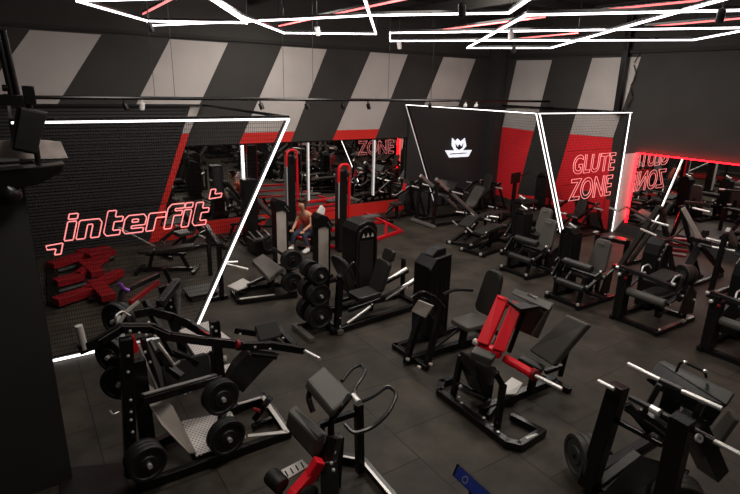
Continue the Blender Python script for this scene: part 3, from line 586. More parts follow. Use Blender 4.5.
MB(o).chain([Y(160, 352, 5.7), Y(170, 368, 5.7), Y(180, 376, 5.6)], .08, .08).chain([Y(143, 340, 5.8), Y(160, 394, 5.7)], .05, .05).chain([Y(146, 302, 6.3), Y(172, 352, 6.0), Y(196, 362, 5.9)], .07, .08).bar(Y(150, 340, 5.9), Y(163, 366, 5.7), .04, .04).build('inner_linkage', 'steel_black', t)
MB(o).bar(Y(139, 345, 5.6), Y(158, 390, 5.6), .02, .02).bar(Y(148, 322, 5.6), Y(156, 330, 5.5), .02, .02).bar(Y(158, 343, 5.6), Y(174, 365, 5.5), .025, .025).bar(Y(174, 365, 5.45), Y(180, 361, 5.45), .02, .02).build('shiny_linkage', 'chrome', t, 0)
MB(o).slab(Y(187, 372, 5.9), (1, 0, 0), (0, .3, 1), .55, .35, .08, .05).build('chest_pad', 'vinyl', t, .015)
MB(o).lathe(Y(215, 361, 5.95), (1, -.2, 0), [(0, 0), (.05, 0), (.05, .14), (0, .14)], 14).build('tan_roller', 'grey_panel', t, 0)
pb = [Y(*q, yf-.055) for q in ((130.5, 400), (131, 412), (131, 420), (132.5, 432), (132, 452), (128, 372), (128, 356))]+[Y(*q, yr-.07) for q in ((216, 331), (217, 342), (212, 327), (220, 384))]+[Y(*q, yl_-.04) for q in ((130, 331), (146, 335), (155, 336), (139, 333))]+[Y(*q, 6.84) for q in ((168, 285), (168, 292), (170, 300), (171, 307), (172, 316))]+[Y(*q, 5.57) for q in ((160, 399), (168, 397), (185, 393), (190, 391))]+[Y(*q, 5.55) for q in ((145, 352), (150, 362), (143, 371), (167, 354))]
bolts(t, pb)
# right hand swing arm with its wide leg
MB(o).chain([Y(238, 346, 5.5), Y(270, 345, 5.5), Y(302, 350, 5.4)], .07, .09).chain([Y(236, 330, 6.0), Y(262, 334, 5.9), Y(280, 345, 5.7)], .06, .08).bar(Y(250, 353, 5.45), Y(276, 356, 5.4), .12, .05).chain([Y(262, 334, 5.9), Y(275, 326, 5.9), Y(293, 345, 5.6)], .08, .08).build('swing_arm', 'steel_black', t)
MB(o).slab(Y(268, 331, 5.75), (1, 0, 0), (0, .6, .8), .3, .22, .07, .03).build('shoulder_pad', 'vinyl', t, .015)
MB(o).prism([Y(*q, 5.75) for q in ((249, 352), (266, 354), (281, 353), (262, 372), (243, 393), (236, 388), (226, 384), (236, 366))], (0, .16, 0)).build('wide_leg', 'steel_satin', t, .01)
MB(o).tube(Y(303, 350, 5.4), Y(320, 359, 5.1), .022).build('plate_horn', 'chrome', t, 0)
MB(o).tube(Y(236, 344, 5.46), Y(239, 344, 5.46), .052).build('red_collar', 'red_dark', t, 0)
MB(o).bar(Z(255, 419, .1), Z(270, 398, .45), .07, .07).build('foot_lever', 'steel_black', t); MB(o).tube(Z(254, 409, .3), Z(260, 411, .3), .022).build('red_stop', 'red_dark', t, 0)
bolts(t, [Y(*q, 5.4) for q in ((255, 347), (270, 349), (283, 338))]+[Y(*q, 5.9) for q in ((240, 334), (256, 337))])
def pl(px, py, y, n, r, th=.06, axis=(.15, -1, 0), label='', grp='weight plates on the lever squat machine'):
    p = Y(px, py, y); ax = V(axis).normalized(); stack(p-ax*((th+.004)*n), axis, n, r, th, label, grp)
    MB(o).tube(p-ax*((th+.004)*n+.1), p+ax*.04, .024).build('plate_horn', 'chrome', t, 0)
LB_ = 'black plate on the lever squat machine, '
pl(149, 465, 4.8, 3, .19, label=LB_+'front left foot peg'); pl(229, 439, 4.85, 2, .205, label=LB_+'low right peg'); pl(223, 399, 5.15, 2, .205, label=LB_+'upper right peg')
pl(114, 321, 6.1, 2, .2, axis=(-1, -.7, 0), label=LB_+'top left storage peg'); pl(109, 357, 5.7, 2, .2, axis=(-1, -.8, 0), label=LB_+'middle left storage peg'); pl(119, 384, 5.6, 2, .2, axis=(-.4, -.8, 0), label=LB_+'bottom left storage peg')
MB(o).path([Z(110, 411, .2), Z(113, 415, .2), Z(119, 412, .2)], .012).build('hook', 'chrome', t, 0)
MB(o).bar(Y(118, 316, 6.0), Y(131, 380, 5.5), .06, .06).bar(Y(108, 356, 5.8), Y(128, 356, 5.4), .05, .05).build('plate_storage_frame', 'steel_black', t)
o_ = MB((0.2, 5.2, .02)).prism([Z(60, 470, .0), Z(121, 465, .0), Z(136, 500, .0), Z(60, 510, .0)], (0, 0, .03)).build('rubber_mat', 'steel_satin', None, .004)
tag(o_, 'grey rubber mat on the floor in the lower left corner', 'mat')
# ------------------------------------------------------------------ back extension bench, bottom centre
t = thing('back_extension_bench', 'black hyperextension bench with brown pads and looping handles', 'exercise machine', (2.4, 3.95, 0)); o = t.location
yb = 4.0; bx = Z(360, 472, .04)
MB(o).bar(bx, Y(358.5, 404, bx.y), .08, .08).bar(Y(360, 411, bx.y), Y(320, 425, bx.y+.12), .06, .06).bar(Y(338, 436, bx.y), Y(334, 494, bx.y), .1, .1).bar(Y(320, 424, bx.y+.2), Y(318, 475, bx.y+.2), .08, .08).build('post', 'steel_black', t)
MB(o).chain([Z(336, 456, .04), Z(362, 460, .04), Z(400, 505, .04)], .08, .07).build('floor_frame', 'steel_satin', t)
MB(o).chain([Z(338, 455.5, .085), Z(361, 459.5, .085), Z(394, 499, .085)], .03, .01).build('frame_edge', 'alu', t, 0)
c = Y(330, 387, bx.y); d = (Y(347, 404, bx.y-.32)-Y(312, 371, bx.y+.1))
def slabpx(q, th, nm, m, par, off=(0, 0, 0), bev=.02):
    q = [V(x) for x in q]; nrm = (q[1]-q[0]).cross(q[3]-q[0]).normalized()*th
    return MB(par.location).prism(q, nrm).build(nm, m, par, bev)
slabpx([Z(307, 379, 1.15), Z(324, 365, 1.15), Z(353, 394, 1.0), Z(334, 411, 1.0)], .12, 'hip_pad', 'vinyl_grey', t, bev=.03)
slabpx([Z(288, 410, .95), Z(296, 403, .95), Z(328, 433, .85), Z(318, 440, .85)], .22, 'thigh_pad', 'vinyl_grey', t, bev=.03)
slabpx([Z(287, 413, .92), Z(318, 440, .85), Z(314, 461, .45), Z(291, 435, .5)], .1, 'shin_pad', 'vinyl', t, bev=.03)
MB(o).path([Z(350, 396, 1.0), Z(340, 408, .95), Z(331, 420, .8), Z(331, 436, .6)], .035).path([Z(313, 383, 1.1), Z(308, 398, .95), Z(313, 412, .85)], .03).build('pad_arm', 'steel_black', t, 0)
MB(o).path([Z(345, 424, .85), Z(354, 434, .8), Z(372, 428, .85), Z(388, 414, .9), Z(398, 394, .97), Z(388, 385, 1.0), Z(374, 396, .97), Z(361, 402, .95), Z(354, 397, .95)], .022, rnd=.4).build('looped_handle', 'steel_satin', t, 0)
MB(o).path([Z(354, 397, .95), Z(354, 389, .95), Z(366, 372, 1.0), Z(362, 364, 1.0), Z(352, 368, 1.0), Z(342, 381, .97)], .022, rnd=.4).build('looped_handle', 'steel_satin', t, 0)
MB(o).tube(Z(353, 396, .97), Z(359, 403, .97), .035).build('handle_clamp', 'chrome', t, 0)
t = thing('footplate_machine', 'red arm with a pale slotted footplate at the bottom edge', 'exercise machine', Z(310, 490, 0)); o = t.location
MB(o).chain([Z(318, 463, .62), Z(310, 476, .5), Z(294, 494, .4), Z(285, 510, .3)], .1, .1).build('red_arm', 'red_bright', t, .012)
MB(o).prism([Z(281, 470, .5), Z(302, 459, .5), Z(309, 466, .5), Z(287, 479, .5)], (0, 0, -.025)).build('footplate', 'alu_light', t, .003)
for i in range(4): 
    MB(o).bar(Z(285+i*5.3, 471-i*2.8, .504), Z(288+i*5.3, 476-i*2.8, .504), .012, .004).build('slot', 'steel_black', t, 0)
MB(o).lathe(Z(270, 475, .5), Z(280, 484, .48)-Z(270, 475, .5), [(0, 0), (.075, 0), (.085, .02), (.085, .16), (.075, .18), (0, .18)], 20).build('roller', 'rubber', t, 0)
MB(o).bar(Z(335, 437, .75), Z(328, 462, .55), .12, .14).bar(Z(328, 462, .55), Z(330, 500, .3), .16, .18).build('black_link', 'steel_black', t)
MB(o).bar(Z(281, 476, .46), Z(278, 500, .1), .06, .06).build('leg', 'steel_black', t)
MB(o).prism([Z(322, 485, .3), Z(326, 484, .3), Z(335, 500, .3), Z(325, 500, .3)], (0, 0, .02)).build('pale_guard', 'alu_light', t, .002)
MB(o).lathe(Z(306, 498, .35), (.3, -1, .1), [(0, 0), (.12, 0), (.13, .03), (.1, .05), (0, .05)], 20).build('wheel', 'rubber', t, 0)
for a in ((334, 452), (331, 463), (333, 470)): MB(o).lathe(Z(*a, .66), (.3, -1, .5), [(0, 0), (.018, 0), (.018, .012), (0, .02)], 8).build('bolt', 'chrome', t, 0)
t = thing('tablet_screen', 'small tilted dark blue tablet screen at the bottom edge', 'screen', Z(470, 482, 1.0)); o = t.location
q = [Z(452, 475, 1.0), Z(457, 463, 1.08), Z(492, 494, 1.08), Z(486, 508, 1.0)]
nrm = (q[1]-q[0]).cross(q[3]-q[0]).normalized()
if nrm.z < 0: nrm = -nrm
MB(o).prism(q, -nrm*.03).build('bezel', 'plastic_black', t, .004)
cq = sum(q, V((0, 0, 0)))/4
MB(o).prism([cq+(p-cq)*.86+nrm*.001 for p in q], nrm*.003).build('display', 'screen_blue', t, 0)
MB(o).lathe(Z(465.5, 480, 1.035)+nrm*.004, nrm, [(.02, 0), (.03, 0), (.03, .003), (.02, .003), (.02, 0)], 20).build('round_icon', 'alu', t, 0)
MB(o).tube(cq-nrm*.03, V((cq.x, cq.y, 0)), .03).lathe((cq.x, cq.y, 0), (0, 0, 1), [(0, 0), (.2, 0), (.2, .02), (0, .03)], 24).build('stand', 'steel_black', t, 0)
# ------------------------------------------------------------------ selector leg press (centre)
def sel_press(t, lab2=None): pass
t = thing('seated_leg_press', 'black seated leg press with a pale tilted footplate and curved back pad', 'exercise machine', (5.2, 5.7, 0)); o = t.location
def W(p): return V(p)
MB(o).bar((4.42, 5.62, .06), (6.35, 5.62, .06), .1, .1).bar((4.6, 5.3, .05), (4.6, 6.15, .05), .08, .08).bar((6.2, 5.3, .05), (6.2, 6.0, .05), .08, .08).bar((4.55, 6.1, .05), (6.2, 6.1, .05), .08, .08).bar((4.45, 5.62, .08), (4.75, 5.62, 1.02), .1, .08).bar((4.62, 5.35, .05), (4.85, 5.35, .98), .08, .08).bar((5.45, 5.5, .1), (5.5, 5.5, .45), .09, .09).bar((6.1, 5.5, .08), (6.02, 5.5, .9), .08, .08).build('frame', 'steel_black', t)
tw = MB(o)
tx, ty = 5.33, 5.98
MB(o).prism([(tx-.2, ty, .1), (tx-.2, ty, 1.3), (tx-.08, ty, 1.44), (tx+.2, ty, 1.48), (tx+.24, ty, 1.42), (tx+.24, ty, .1)], (0, .42, 0)).build('housing', 'plastic_black', t, .02)
MB(o).prism([(tx-.1, ty+.1, 1.45), (tx+.02, ty+.1, 1.55), (tx+.18, ty+.1, 1.57), (tx+.2, ty+.1, 1.47)], (0, .22, 0)).build('cap', 'plastic_black', t, .015)
MB(o).chain([(tx-.2, ty-.005, 1.28), (tx-.09, ty-.005, 1.43), (tx+.2, ty-.005, 1.47)], .03, .03).build('edge_trim', 'steel_satin', t, 0)
for i in range(3): MB(o).box((tx-.07+i*.1, ty-.006, .75), (.012, .012, 1.05)).build('shroud_rib', 'steel_satin', t, 0)
slabpx([Z(411, 311, 1.0), Z(418, 300, 1.2), Z(433, 306, 1.2), Z(425, 318, 1.0)], .03, 'footplate', 'grey_panel', t, bev=.005)
MB(o).path([Z(412, 298, 1.15), Z(422, 291, 1.25), Z(436, 298, 1.1), Z(444, 308, .95)], .025).build('curved_guard', 'steel_black', t, 0)
MB(o).slab((5.55, 5.45, .5), (1, 0, 0), (0, 1, 0), .48, .42, .08, .06).build('seat', 'vinyl_grey', t, .02)
MB(o).slab((5.93, 5.45, .93), (0, 1, 0), (.25, 0, 1), .42, .72, .1, .12, taper=.75).build('backrest', 'vinyl', t, .025)
MB(o).box((5.985, 5.45, 1.22), (.02, .12, .03)).build('badge', 'alu', t, 0)
MB(o).path([(5.3, 5.85, .88), (5.55, 5.85, .92), (5.85, 5.75, .88)], .03).build('arm_rest', 'steel_satin', t, 0)
MB(o).path([(5.95, 5.15, .78), (6.12, 5.1, .92), (6.3, 5.12, .94)], .035).build('arm_rest', 'steel_satin', t, 0)
MB(o).lathe((5.75, 5.2, .3), (0, -1, .2), [(0, 0), (.09, 0), (.09, .02), (.04, .03), (0, .03)], 20).build('adjuster_knob', 'chrome', t, 0)
MB(o).bar((4.7, 5.45, .2), (5.4, 5.5, .42), .04, .04).bar((4.8, 5.62, .9), (5.2, 5.62, .3), .06, .06).build('linkage', 'steel_satin', t)
for y in (5.35, 5.62): MB(o).lathe((4.42, y-.05, .12), (0, -1, .3), [(0, 0), (.025, 0), (.025, .04), (0, .05)], 12).build('foot_bolt', 'chrome', t, 0)
MB(o).lathe((4.62, 5.28, .12), (0, -1, .3), [(0, 0), (.025, 0), (.025, .04), (0, .05)], 12).build('foot_bolt', 'chrome', t, 0)
# ------------------------------------------------------------------ red leg press, centre right
t = thing('pivot_leg_press', 'black leg press with two bright red straps of steel and grey reclining pad', 'exercise machine', (4.9, 4.1, 0)); o = t.location
bz = .06
MB(o).chain([Z(453, 379, bz), Z(442, 383, bz), Z(440, 392, bz), Z(507, 443, bz), Z(520, 446, bz), Z(542, 432, bz)], .09, .09).bar(Z(542, 432, bz), Z(511, 416, bz), .08, .08).bar(Z(453, 379, bz), Z(487, 399, bz), .08, .08).bar(Z(487, 417, bz), Z(500, 400, bz), .06, .06).bar((4.5, 4.1, .06), (5.95, 4.1, .06), .1, .1).bar((5.9, 3.8, .05), (5.9, 4.4, .05), .08, .08).build('base_frame', 'steel_black', t)
MB(o).bar(Z(526, 438, .108), Z(537, 434, .108), .03, .003).build('base_label', 'alu', t, 0)
h0, h1 = Z(453, 396, .06), Z(497, 427, .06)
MB(o).chain([h0, Y(461, 357, h0.y), Y(467, 355, h0.y)], .07, .07).chain([Y(463, 355, h0.y), Y(496, 374, h1.y+.05), Y(503, 386, h1.y), h1], .07, .07).build('front_hoop', 'steel_black', t)
MB(o).prism([Y(*q, 4.2) for q in ((475, 360), (497, 368), (492, 400), (484, 396), (478, 380))], (0, .3, 0)).build('centre_column', 'steel_black', t, .015)
slabpx([Z(471, 352, .95), Z(476, 345, .98), Z(497, 354, .95), Z(492, 360, .9)], .12, 'pivot_block', 'vinyl_grey', t, bev=.015)
P4 = lambda px, py, z: Z(px, py, z)
q1 = [Z(478, 343, .98), Z(489.5, 347, .98), Z(510, 300, 1.5), Z(499, 296, 1.5)]; q2 = [Z(491.5, 349, .98), Z(504, 353, .95), Z(522, 306, 1.48), Z(511.5, 301, 1.5)]
slabpx(q1, .07, 'red_arm', 'red_bright', t, bev=.012); slabpx(q2, .07, 'red_arm', 'red_bright', t, bev=.012)
MB(o).bar(Z(477, 342, .96), Z(500, 355, .93), .09, .09).build('red_cross_tube', 'red_bright', t)
MB(o).bar(Z(499, 298, 1.5), Z(519, 307, 1.48), .06, .06).build('red_cross_tube', 'red_bright', t)
MB(o).tube(Z(505, 358, .85), Z(534, 375, .8), .055, 14).build('red_sleeve', 'red_bright', t, 0)
MB(o).tube(Z(534, 375, .8), Z(562, 389, .78), .025).build('plate_horn', 'chrome', t, 0); MB(o).tube(Z(532, 373, .8), Z(536, 376, .8), .07).build('collar', 'red_dark', t, 0)
MB(o).tube(Z(474, 341, .97), Z(479, 344, .96), .04).build('end_cap', 'chrome', t, 0)
# footplate: broad dark plate hung from the arms, facing the seat
slabpx([Z(511, 293, 1.55), Z(515, 288, 1.6), Z(554, 303, 1.55), Z(549, 310, 1.5)], .03, 'footplate_lip', 'vinyl_grey', t, bev=.01)
slabpx([Z(549, 309, 1.5), Z(554, 304, 1.55), Z(538, 336, 1.1), Z(532, 336, 1.1)], .02, 'footplate_side', 'vinyl_grey', t, bev=.004)
slabpx([Z(514, 300, 1.5), Z(552, 308, 1.5), Z(538, 339, 1.05), Z(512, 328, 1.1)], .03, 'footplate', 'vinyl_grey', t, bev=.01)
MB(o).prism([Z(504, 298, 1.53), Z(512, 294, 1.56), Z(540, 306, 1.52), Z(520, 309, 1.5)], (0, 0, -.04)).build('top_bracket', 'steel_satin', t, .004)
MB(o).prism([Z(527, 295.5, 1.6), Z(529, 294, 1.61), Z(538, 297.5, 1.6), Z(536, 299.5, 1.6)], (0, 0, .01)).build('label_plate', 'steel_black', t, 0)
MB(o).tube(Z(524, 312, 1.42), Z(509, 352, .9), .03).build('strut', 'steel_black', t, 0)
slabpx([Z(528, 350, .6), Z(566, 314, 1.22), Z(588, 324, 1.22), Z(552, 366, .6)], .1, 'backrest', 'vinyl_grey', t, bev=.025)
slabpx([Z(518, 358, .55), Z(523, 354, .58), Z(546, 365, .5), Z(542, 371, .46)], .12, 'seat', 'vinyl', t, bev=.02)
MB(o).bar(Z(572, 330, 1.0), Z(560, 375, .1), .07, .07).bar(Z(545, 372, .35), Z(562, 366, .4), .06, .06).bar(Z(535, 372, .4), Z(530, 392, .08), .08, .08).build('seat_frame', 'steel_black', t)
MB(o).prism([Z(504, 384, .22), Z(512, 377, .25), Z(523, 383, .25), Z(516, 394, .2), Z(504, 394, .2)], (0, 0, -.02)).build('lower_plate', 'alu', t, .003)
MB(o).path([Z(462, 388, .2), Z(474, 394, .3), Z(484, 398, .3)], .02).build('spring_rod', 'steel_satin', t, 0)
MB(o).lathe(Z(461, 386, .22), (-1, -.5, 0), [(0, 0), (.025, 0), (.025, .04), (0, .05)], 12).build('rod_end', 'chrome', t, 0)
bolts(t, [Z(q[0], q[1], .108) for q in ((459, 397), (462, 403), (484, 418), (492, 425), (498, 432))], (0, 0, 1), .02)
# ------------------------------------------------------------------ hack squat, bottom right
t = thing('hack_squat_machine', 'dark plate loaded hack squat with long white bars at the bottom right', 'exercise machine', (4.9, 2.1, 0)); o = t.location
MB(o).bar(Z(588, 487, .08), Z(619, 385, 1.25), .14, .16).bar(Z(660, 520, .3), Z(683, 418, 1.45), .13, .16).bar(Z(588, 490, .06), Z(650, 515, .06), .08, .08).bar(Z(616, 420, .85), Z(663, 445, .85), .05, .05).bar((4.6, 2.6, .06), (6.2, 2.6, .06), .1, .1).bar((4.5, 1.5, .06), (6.2, 1.5, .06), .1, .1).build('frame', 'steel_black', t)
MB(o).bar(Z(597, 485, .12), Z(638, 454, .35), .1, .06).build('diagonal_brace', 'plate_grey', t)
MB(o).tube(Z(598, 381, 1.3), Z(614, 389, 1.3), .022).build('bar_sleeve', 'chrome', t, 0)
MB(o).tube(Z(714, 441, 1.3), Z(760, 465, 1.3), .022).build('bar_sleeve', 'chrome', t, 0)
MB(o).tube(Z(630, 397, 1.3), Z(714, 441, 1.3), .03).build('bar', 'steel_satin', t, 0)
MB(o).tube(Z(651, 408, 1.32), Z(660, 413, 1.32), .036).build('bar_collar', 'chrome', t, 0); MB(o).tube(Z(672, 419, 1.32), Z(674, 420, 1.32), .036).build('bar_collar', 'chrome', t, 0)
MB(o).tube(Z(628, 364, 1.55), Z(662, 381, 1.55), .022).build('bar_sleeve', 'chrome', t, 0)
MB(o).tube(Z(682, 391, 1.55), Z(722, 409, 1.55), .022).build('bar_sleeve', 'chrome', t, 0)
MB(o).tube(Z(660, 380, 1.55), Z(684, 391, 1.55), .03).build('bar', 'steel_satin', t, 0)
slabpx([Z(657, 362, 1.3), Z(664, 360, 1.32), Z(735, 393, 1.3), Z(727, 405, 1.22)], .04, 'back_board', 'vinyl', t, bev=.012)
slabpx([Z(648, 378, 1.25), Z(657, 362, 1.3), Z(727, 405, 1.22), Z(712, 425, 1.0)], .04, 'carriage_plate', 'steel_black', t, bev=.01)
slabpx([Z(728, 408, 1.05), Z(737, 420, 1.0), Z(712, 455, .6), Z(702, 440, .65)], .06, 'shoulder_pad', 'vinyl_grey', t, bev=.02)
MB(o).bar(Z(660, 384, 1.45), Z(643, 414, 1.1), .07, .05).bar(Z(703, 402, 1.4), Z(690, 428, 1.1), .07, .05).bar(Z(640, 410, 1.12), Z(672, 432, 1.08), .08, .06).bar(Z(625, 408, 1.1), Z(665, 437, .95), .04, .04).bar(Z(627, 404, 1.15), Z(650, 432, .9), .05, .07).build('carriage', 'steel_satin', t)
MB(o).bar(Z(676, 385, 1.4), Z(664, 425, 1.0), .16, .06).bar(Z(690, 420, 1.2), Z(713, 470, .5), .22, .16).build('guide_rail', 'steel_black', t)
MB(o).path([Z(676, 372, 1.32), Z(680, 363, 1.42), Z(684, 362, 1.45), Z(705, 372, 1.42), Z(706, 377, 1.35)], .014).build('handle', 'steel_satin', t, 0)
MB(o).lathe(Z(685, 363, 1.45), (0, 0, 1), [(0, 0), (.02, 0), (.02, .02), (0, .03)], 10).build('handle_cap', 'chrome', t, 0); MB(o).lathe(Z(705, 372, 1.43), (0, 0, 1), [(0, 0), (.02, 0), (.02, .02), (0, .03)], 10).build('handle_cap', 'chrome', t, 0)
MB(o).lathe(Z(698, 438, 1.36), (-.3, -1, .5), [(0.015, 0), (.035, 0), (.035, .02), (.015, .02), (.015, 0)], 14).build('pulley_ring', 'chrome', t, 0)
MB(o).path([Z(712, 460, .5), Z(722, 463, .5), Z(726, 471, .45), Z(718, 478, .4)], .016).build('foot_hook', 'steel_satin', t, 0)
hl, hg = 'thick dark weight plate on the hack squat machine', 'weight plates on the hack squat machine'
stack(Z(592, 454, .3), (-.75, .35, 0), 3, .225, .065, hl+', left side', hg, m='plate_grey')
stack(Z(676, 492, .35), (-.6, -.6, 0), 3, .225, .065, hl+', right side', hg, m='plate_grey')
MB(o).tube(Z(592, 454, .3)+V((.2, -.1, 0)), Z(592, 454, .3)-V((.2, -.1, 0)), .024).tube(Z(676, 492, .35)+V((.2, .2, 0)), Z(676, 492, .35)-V((.1, .1, 0)), .024).build('plate_horn', 'steel_satin', t, 0)
MB(o).prism([Z(590, 505, .1), Z(655, 520, .1), Z(690, 470, .5), Z(640, 455, .5)], (0, 0, -.03)).build('foot_platform', 'steel_black', t, .004)
# ------------------------------------------------------------------ horizontal leg press with rounded tower, left of centre
t = thing('horizontal_leg_press', 'black horizontal leg press with rounded tower and chrome slide rails', 'exercise machine', (4.9, 7.4, 0)); o = t.location
MB(o).bar((3.95, 7.05, .06), (5.85, 7.2, .06), .09, .1).bar((4.05, 7.0, .05), (4.05, 7.95, .05), .08, .08).bar((5.95, 7.15, .05), (5.95, 7.8, .05), .08, .08).bar((4.05, 7.9, .06), (5.95, 7.8, .06), .08, .08).bar((4.1, 7.1, .08), (4.15, 7.1, .95), .1, .1).bar((4.1, 7.5, .08), (4.12, 7.5, .9), .08, .08).bar((4.95, 7.4, .1), (4.98, 7.4, .38), .1, .1).bar((5.95, 7.2, .05), (5.95, 7.2, .72), .07, .07).bar((5.95, 7.75, .05), (5.95, 7.75, .8), .07, .07).build('frame', 'steel_black', t)
tx, ty = 5.36, 8.1
for dx_, hh, nm in ((0, 1.5, 'housing'), ):
    MB(o).prism([(tx-.3, ty, .08), (tx-.3, ty, hh-.1), (tx-.22, ty, hh+.02), (tx-.05, ty, hh+.07), (tx+.12, ty, hh+.05), (tx+.2, ty, hh-.08), (tx+.2, ty, .08)], (0, .5, 0)).build(nm, 'plastic_black', t, .02)
MB(o).prism([(tx-.22, ty-.02, .2), (tx-.22, ty-.02, 1.2), (tx+.1, ty-.02, 1.2), (tx+.1, ty-.02, .2)], (0, .015, 0)).build('shield', 'rubber', t, .005)
MB(o).path([(tx-.27, ty-.03, .3), (tx-.27, ty-.03, 1.36), (tx-.05, ty-.03, 1.5), (tx+.16, ty-.03, 1.34), (tx+.16, ty-.03, .3)], .02).build('edge_trim', 'steel_satin', t, 0)
for i in range(3): MB(o).prism([(tx-.17+i*.1, ty-.035, 1.27), (tx-.1+i*.1, ty-.035, 1.27), (tx-.135+i*.1, ty-.035, 1.35)], (0, .01, 0)).build('triangle_mark', 'alu_light', t, 0)
MB(o).slab((4.36, 7.35, 1.0), (0, 1, 0), (-.45, 0, 1), .62, .55, .06, .22).build('footplate', 'steel_satin', t, .012)
MB(o).path([(4.3, 7.05, .75), (4.2, 7.05, 1.05), (4.38, 7.05, 1.25), (4.5, 7.05, 1.0)], .018).build('footplate_guard', 'steel_satin', t, 0)
MB(o).slab((4.88, 7.45, .42), (1, 0, .05), (0, 1, 0), .5, .42, .09, .07).build('seat', 'vinyl', t, .02)
MB(o).slab((5.2, 7.45, .72), (0, 1, 0), (.35, 0, 1), .38, .58, .1, .08).build('backrest', 'vinyl', t, .02)
MB(o).slab((5.38, 7.45, 1.08), (0, 1, 0), (.35, 0, 1), .28, .22, .1, .06).build('headrest', 'vinyl', t, .02)
for ya, yb_ in ((7.2, 7.2), (7.65, 7.65)):
    MB(o).tube((5.15, ya, .36), (5.95, yb_, .66), .036).build('slide_rail', 'chrome', t, 0)
MB(o).tube((4.3, 7.1, .12), (4.8, 7.15, .3), .024).build('slide_rail', 'chrome', t, 0)
MB(o).chain([(4.4, 7.2, .3), (5.1, 7.2, .38), (5.95, 7.2, .62)], .06, .07).chain([(4.4, 7.62, .3), (5.1, 7.62, .38), (5.95, 7.62, .62)], .06, .07).build('carriage', 'steel_black', t)
for q in ((5.95, 7.2, .74), (5.95, 7.75, .82), (4.14, 7.1, .98)): MB(o).lathe(q, (0, 0, 1), [(0, 0), (.05, 0), (.055, .03), (0, .08)], 12).build('end_knob', 'rubber', t, 0)
bolts(t, [(4.1, 7.0, .3), (4.1, 7.0, .15), (4.8, 7.1, .36), (5.2, 7.16, .4), (5.6, 7.16, .5)])
# plate tree
t = thing('plate_tree', 'three-tier black storage tree with round weights in front of horizontal leg press', 'weight rack', (3.82, 7.4, 0)); o = t.location
tx_ = 3.82
MB(o).bar((tx_, 7.4, .1), (tx_, 7.4, 1.15), .08, .08).build('column', 'steel_black', t)
for dx_ in (-.27, .27): MB(o).bar((tx_+dx_, 7.62, .05), (tx_+dx_, 6.95, .05), .1, .08).build('foot', 'grey_foot', t)
MB(o).bar((tx_-.27, 7.5, .06), (tx_+.27, 7.5, .06), .07, .07).build('foot_link', 'steel_black', t)
for z in (.33, .7, 1.05): MB(o).tube((tx_, 7.72, z), (tx_, 7.1, z), .024).build('peg', 'chrome', t, 0)
for z, r, lab in ((.33, .225, 'bottom'), (.7, .19, 'middle'), (1.05, .155, 'top')):
    for y0, lb_ in ((7.15, 'near'), (7.48, 'far')):
        stack((tx_, y0, z), (0, 1, 0), 2, r, .085, 'black plate on the %s peg of the plate tree, %s side' % (lab, lb_), 'weights on the %s peg of the tree' % lab, m='rubber')
# ------------------------------------------------------------------ hip thrust bench with plates
t = thing('hip_thrust_bench', 'low hip thrust machine with black bench pad and pale foot plate', 'exercise machine', (3.6, 9.3, 0)); o = t.location
MB(o).bar((3.1, 9.05, .06), (4.2, 8.85, .06), .08, .08).bar((3.18, 9.7, .06), (4.25, 9.5, .06), .08, .08).bar((3.1, 9.05, .06), (3.18, 9.7, .06), .08, .08).bar((4.15, 8.8, .06), (4.3, 9.55, .06), .08, .08).bar((3.75, 9.0, .1), (3.8, 9.1, .45), .08, .08).bar((3.9, 9.5, .1), (3.9, 9.5, .45), .08, .08).bar((4.15, 8.95, .1), (4.1, 9.1, .85), .09, .09).build('frame', 'steel_black', t)
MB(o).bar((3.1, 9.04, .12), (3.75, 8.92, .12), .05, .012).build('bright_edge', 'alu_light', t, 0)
MB(o).prism([Z(227, 286, .22), Z(243, 278, .22), Z(254, 284, .22), Z(237, 290, .22)], (0, 0, -.03)).build('footplate', 'alu_light', t, .005)
slabpx([Z(252, 260, .5), Z(263, 253, .5), Z(283, 267, .5), Z(269, 278, .5)], .12, 'bench_pad', 'vinyl_grey', t, bev=.03)
MB(o).bar((3.35, 9.3, .25), (3.8, 9.25, .4), .07, .07).tube((4.1, 8.75, .78), (4.1, 9.7, .78), .03).tube((4.12, 8.75, .32), (4.12, 9.7, .32), .03).build('lever_arm', 'steel_black', t)
for z in (.78, .32): stack((4.1, 8.8, z), (0, 1, 0), 2, .2, .08, 'black round weight on the hip thrust machine, %s of the pair' % ('upper' if z > .5 else 'lower'), 'weights on the hip thrust machine')
# squat frame behind the mesh cage edge
t = thing('half_rack', 'small black upright frame with a grey board beside the slanted white light', 'rack', (3.0, 10.2, 0)); o = t.location
MB(o).bar((2.89, 9.44, 0), (2.89, 9.44, 1.1), .08, .08).bar((3.12, 10.9, 0), (3.12, 10.9, 1.1), .08, .08).bar((2.89, 9.4, 1.1), (3.12, 10.95, 1.1), .08, .08).bar((2.6, 9.44, .05), (3.0, 9.44, .05), .08, .08).build('frame', 'steel_black', t)
MB(o).tube((2.92, 9.4, .75), (3.35, 9.2, .62), .022).build('bar_arm', 'chrome', t, 0)
MB(o).tube((3.08, 10.2, .5), (3.5, 10.2, .45), .03).build('bar_arm', 'chrome', t, 0)
MB(o).box((2.62, 9.85, .12), (.6, .55, .03)).bar((2.62, 9.6, .05), (2.62, 10.1, .05), .5, .08).build('board', 'plate_grey', t)
t = bench('black flat bench behind the mesh cage in front of the mirror', (2.4, 11.6, 0), -.5, inc=.15)
t = plate_machine('low black machine with chrome bar behind the mesh cage', (3.2, 12.9, 0), .2, h=.6)
MB().tube((-1.7, -.3, .95), (-.6, .6, .1), .02).build('chrome_bar', 'chrome', t, 0)
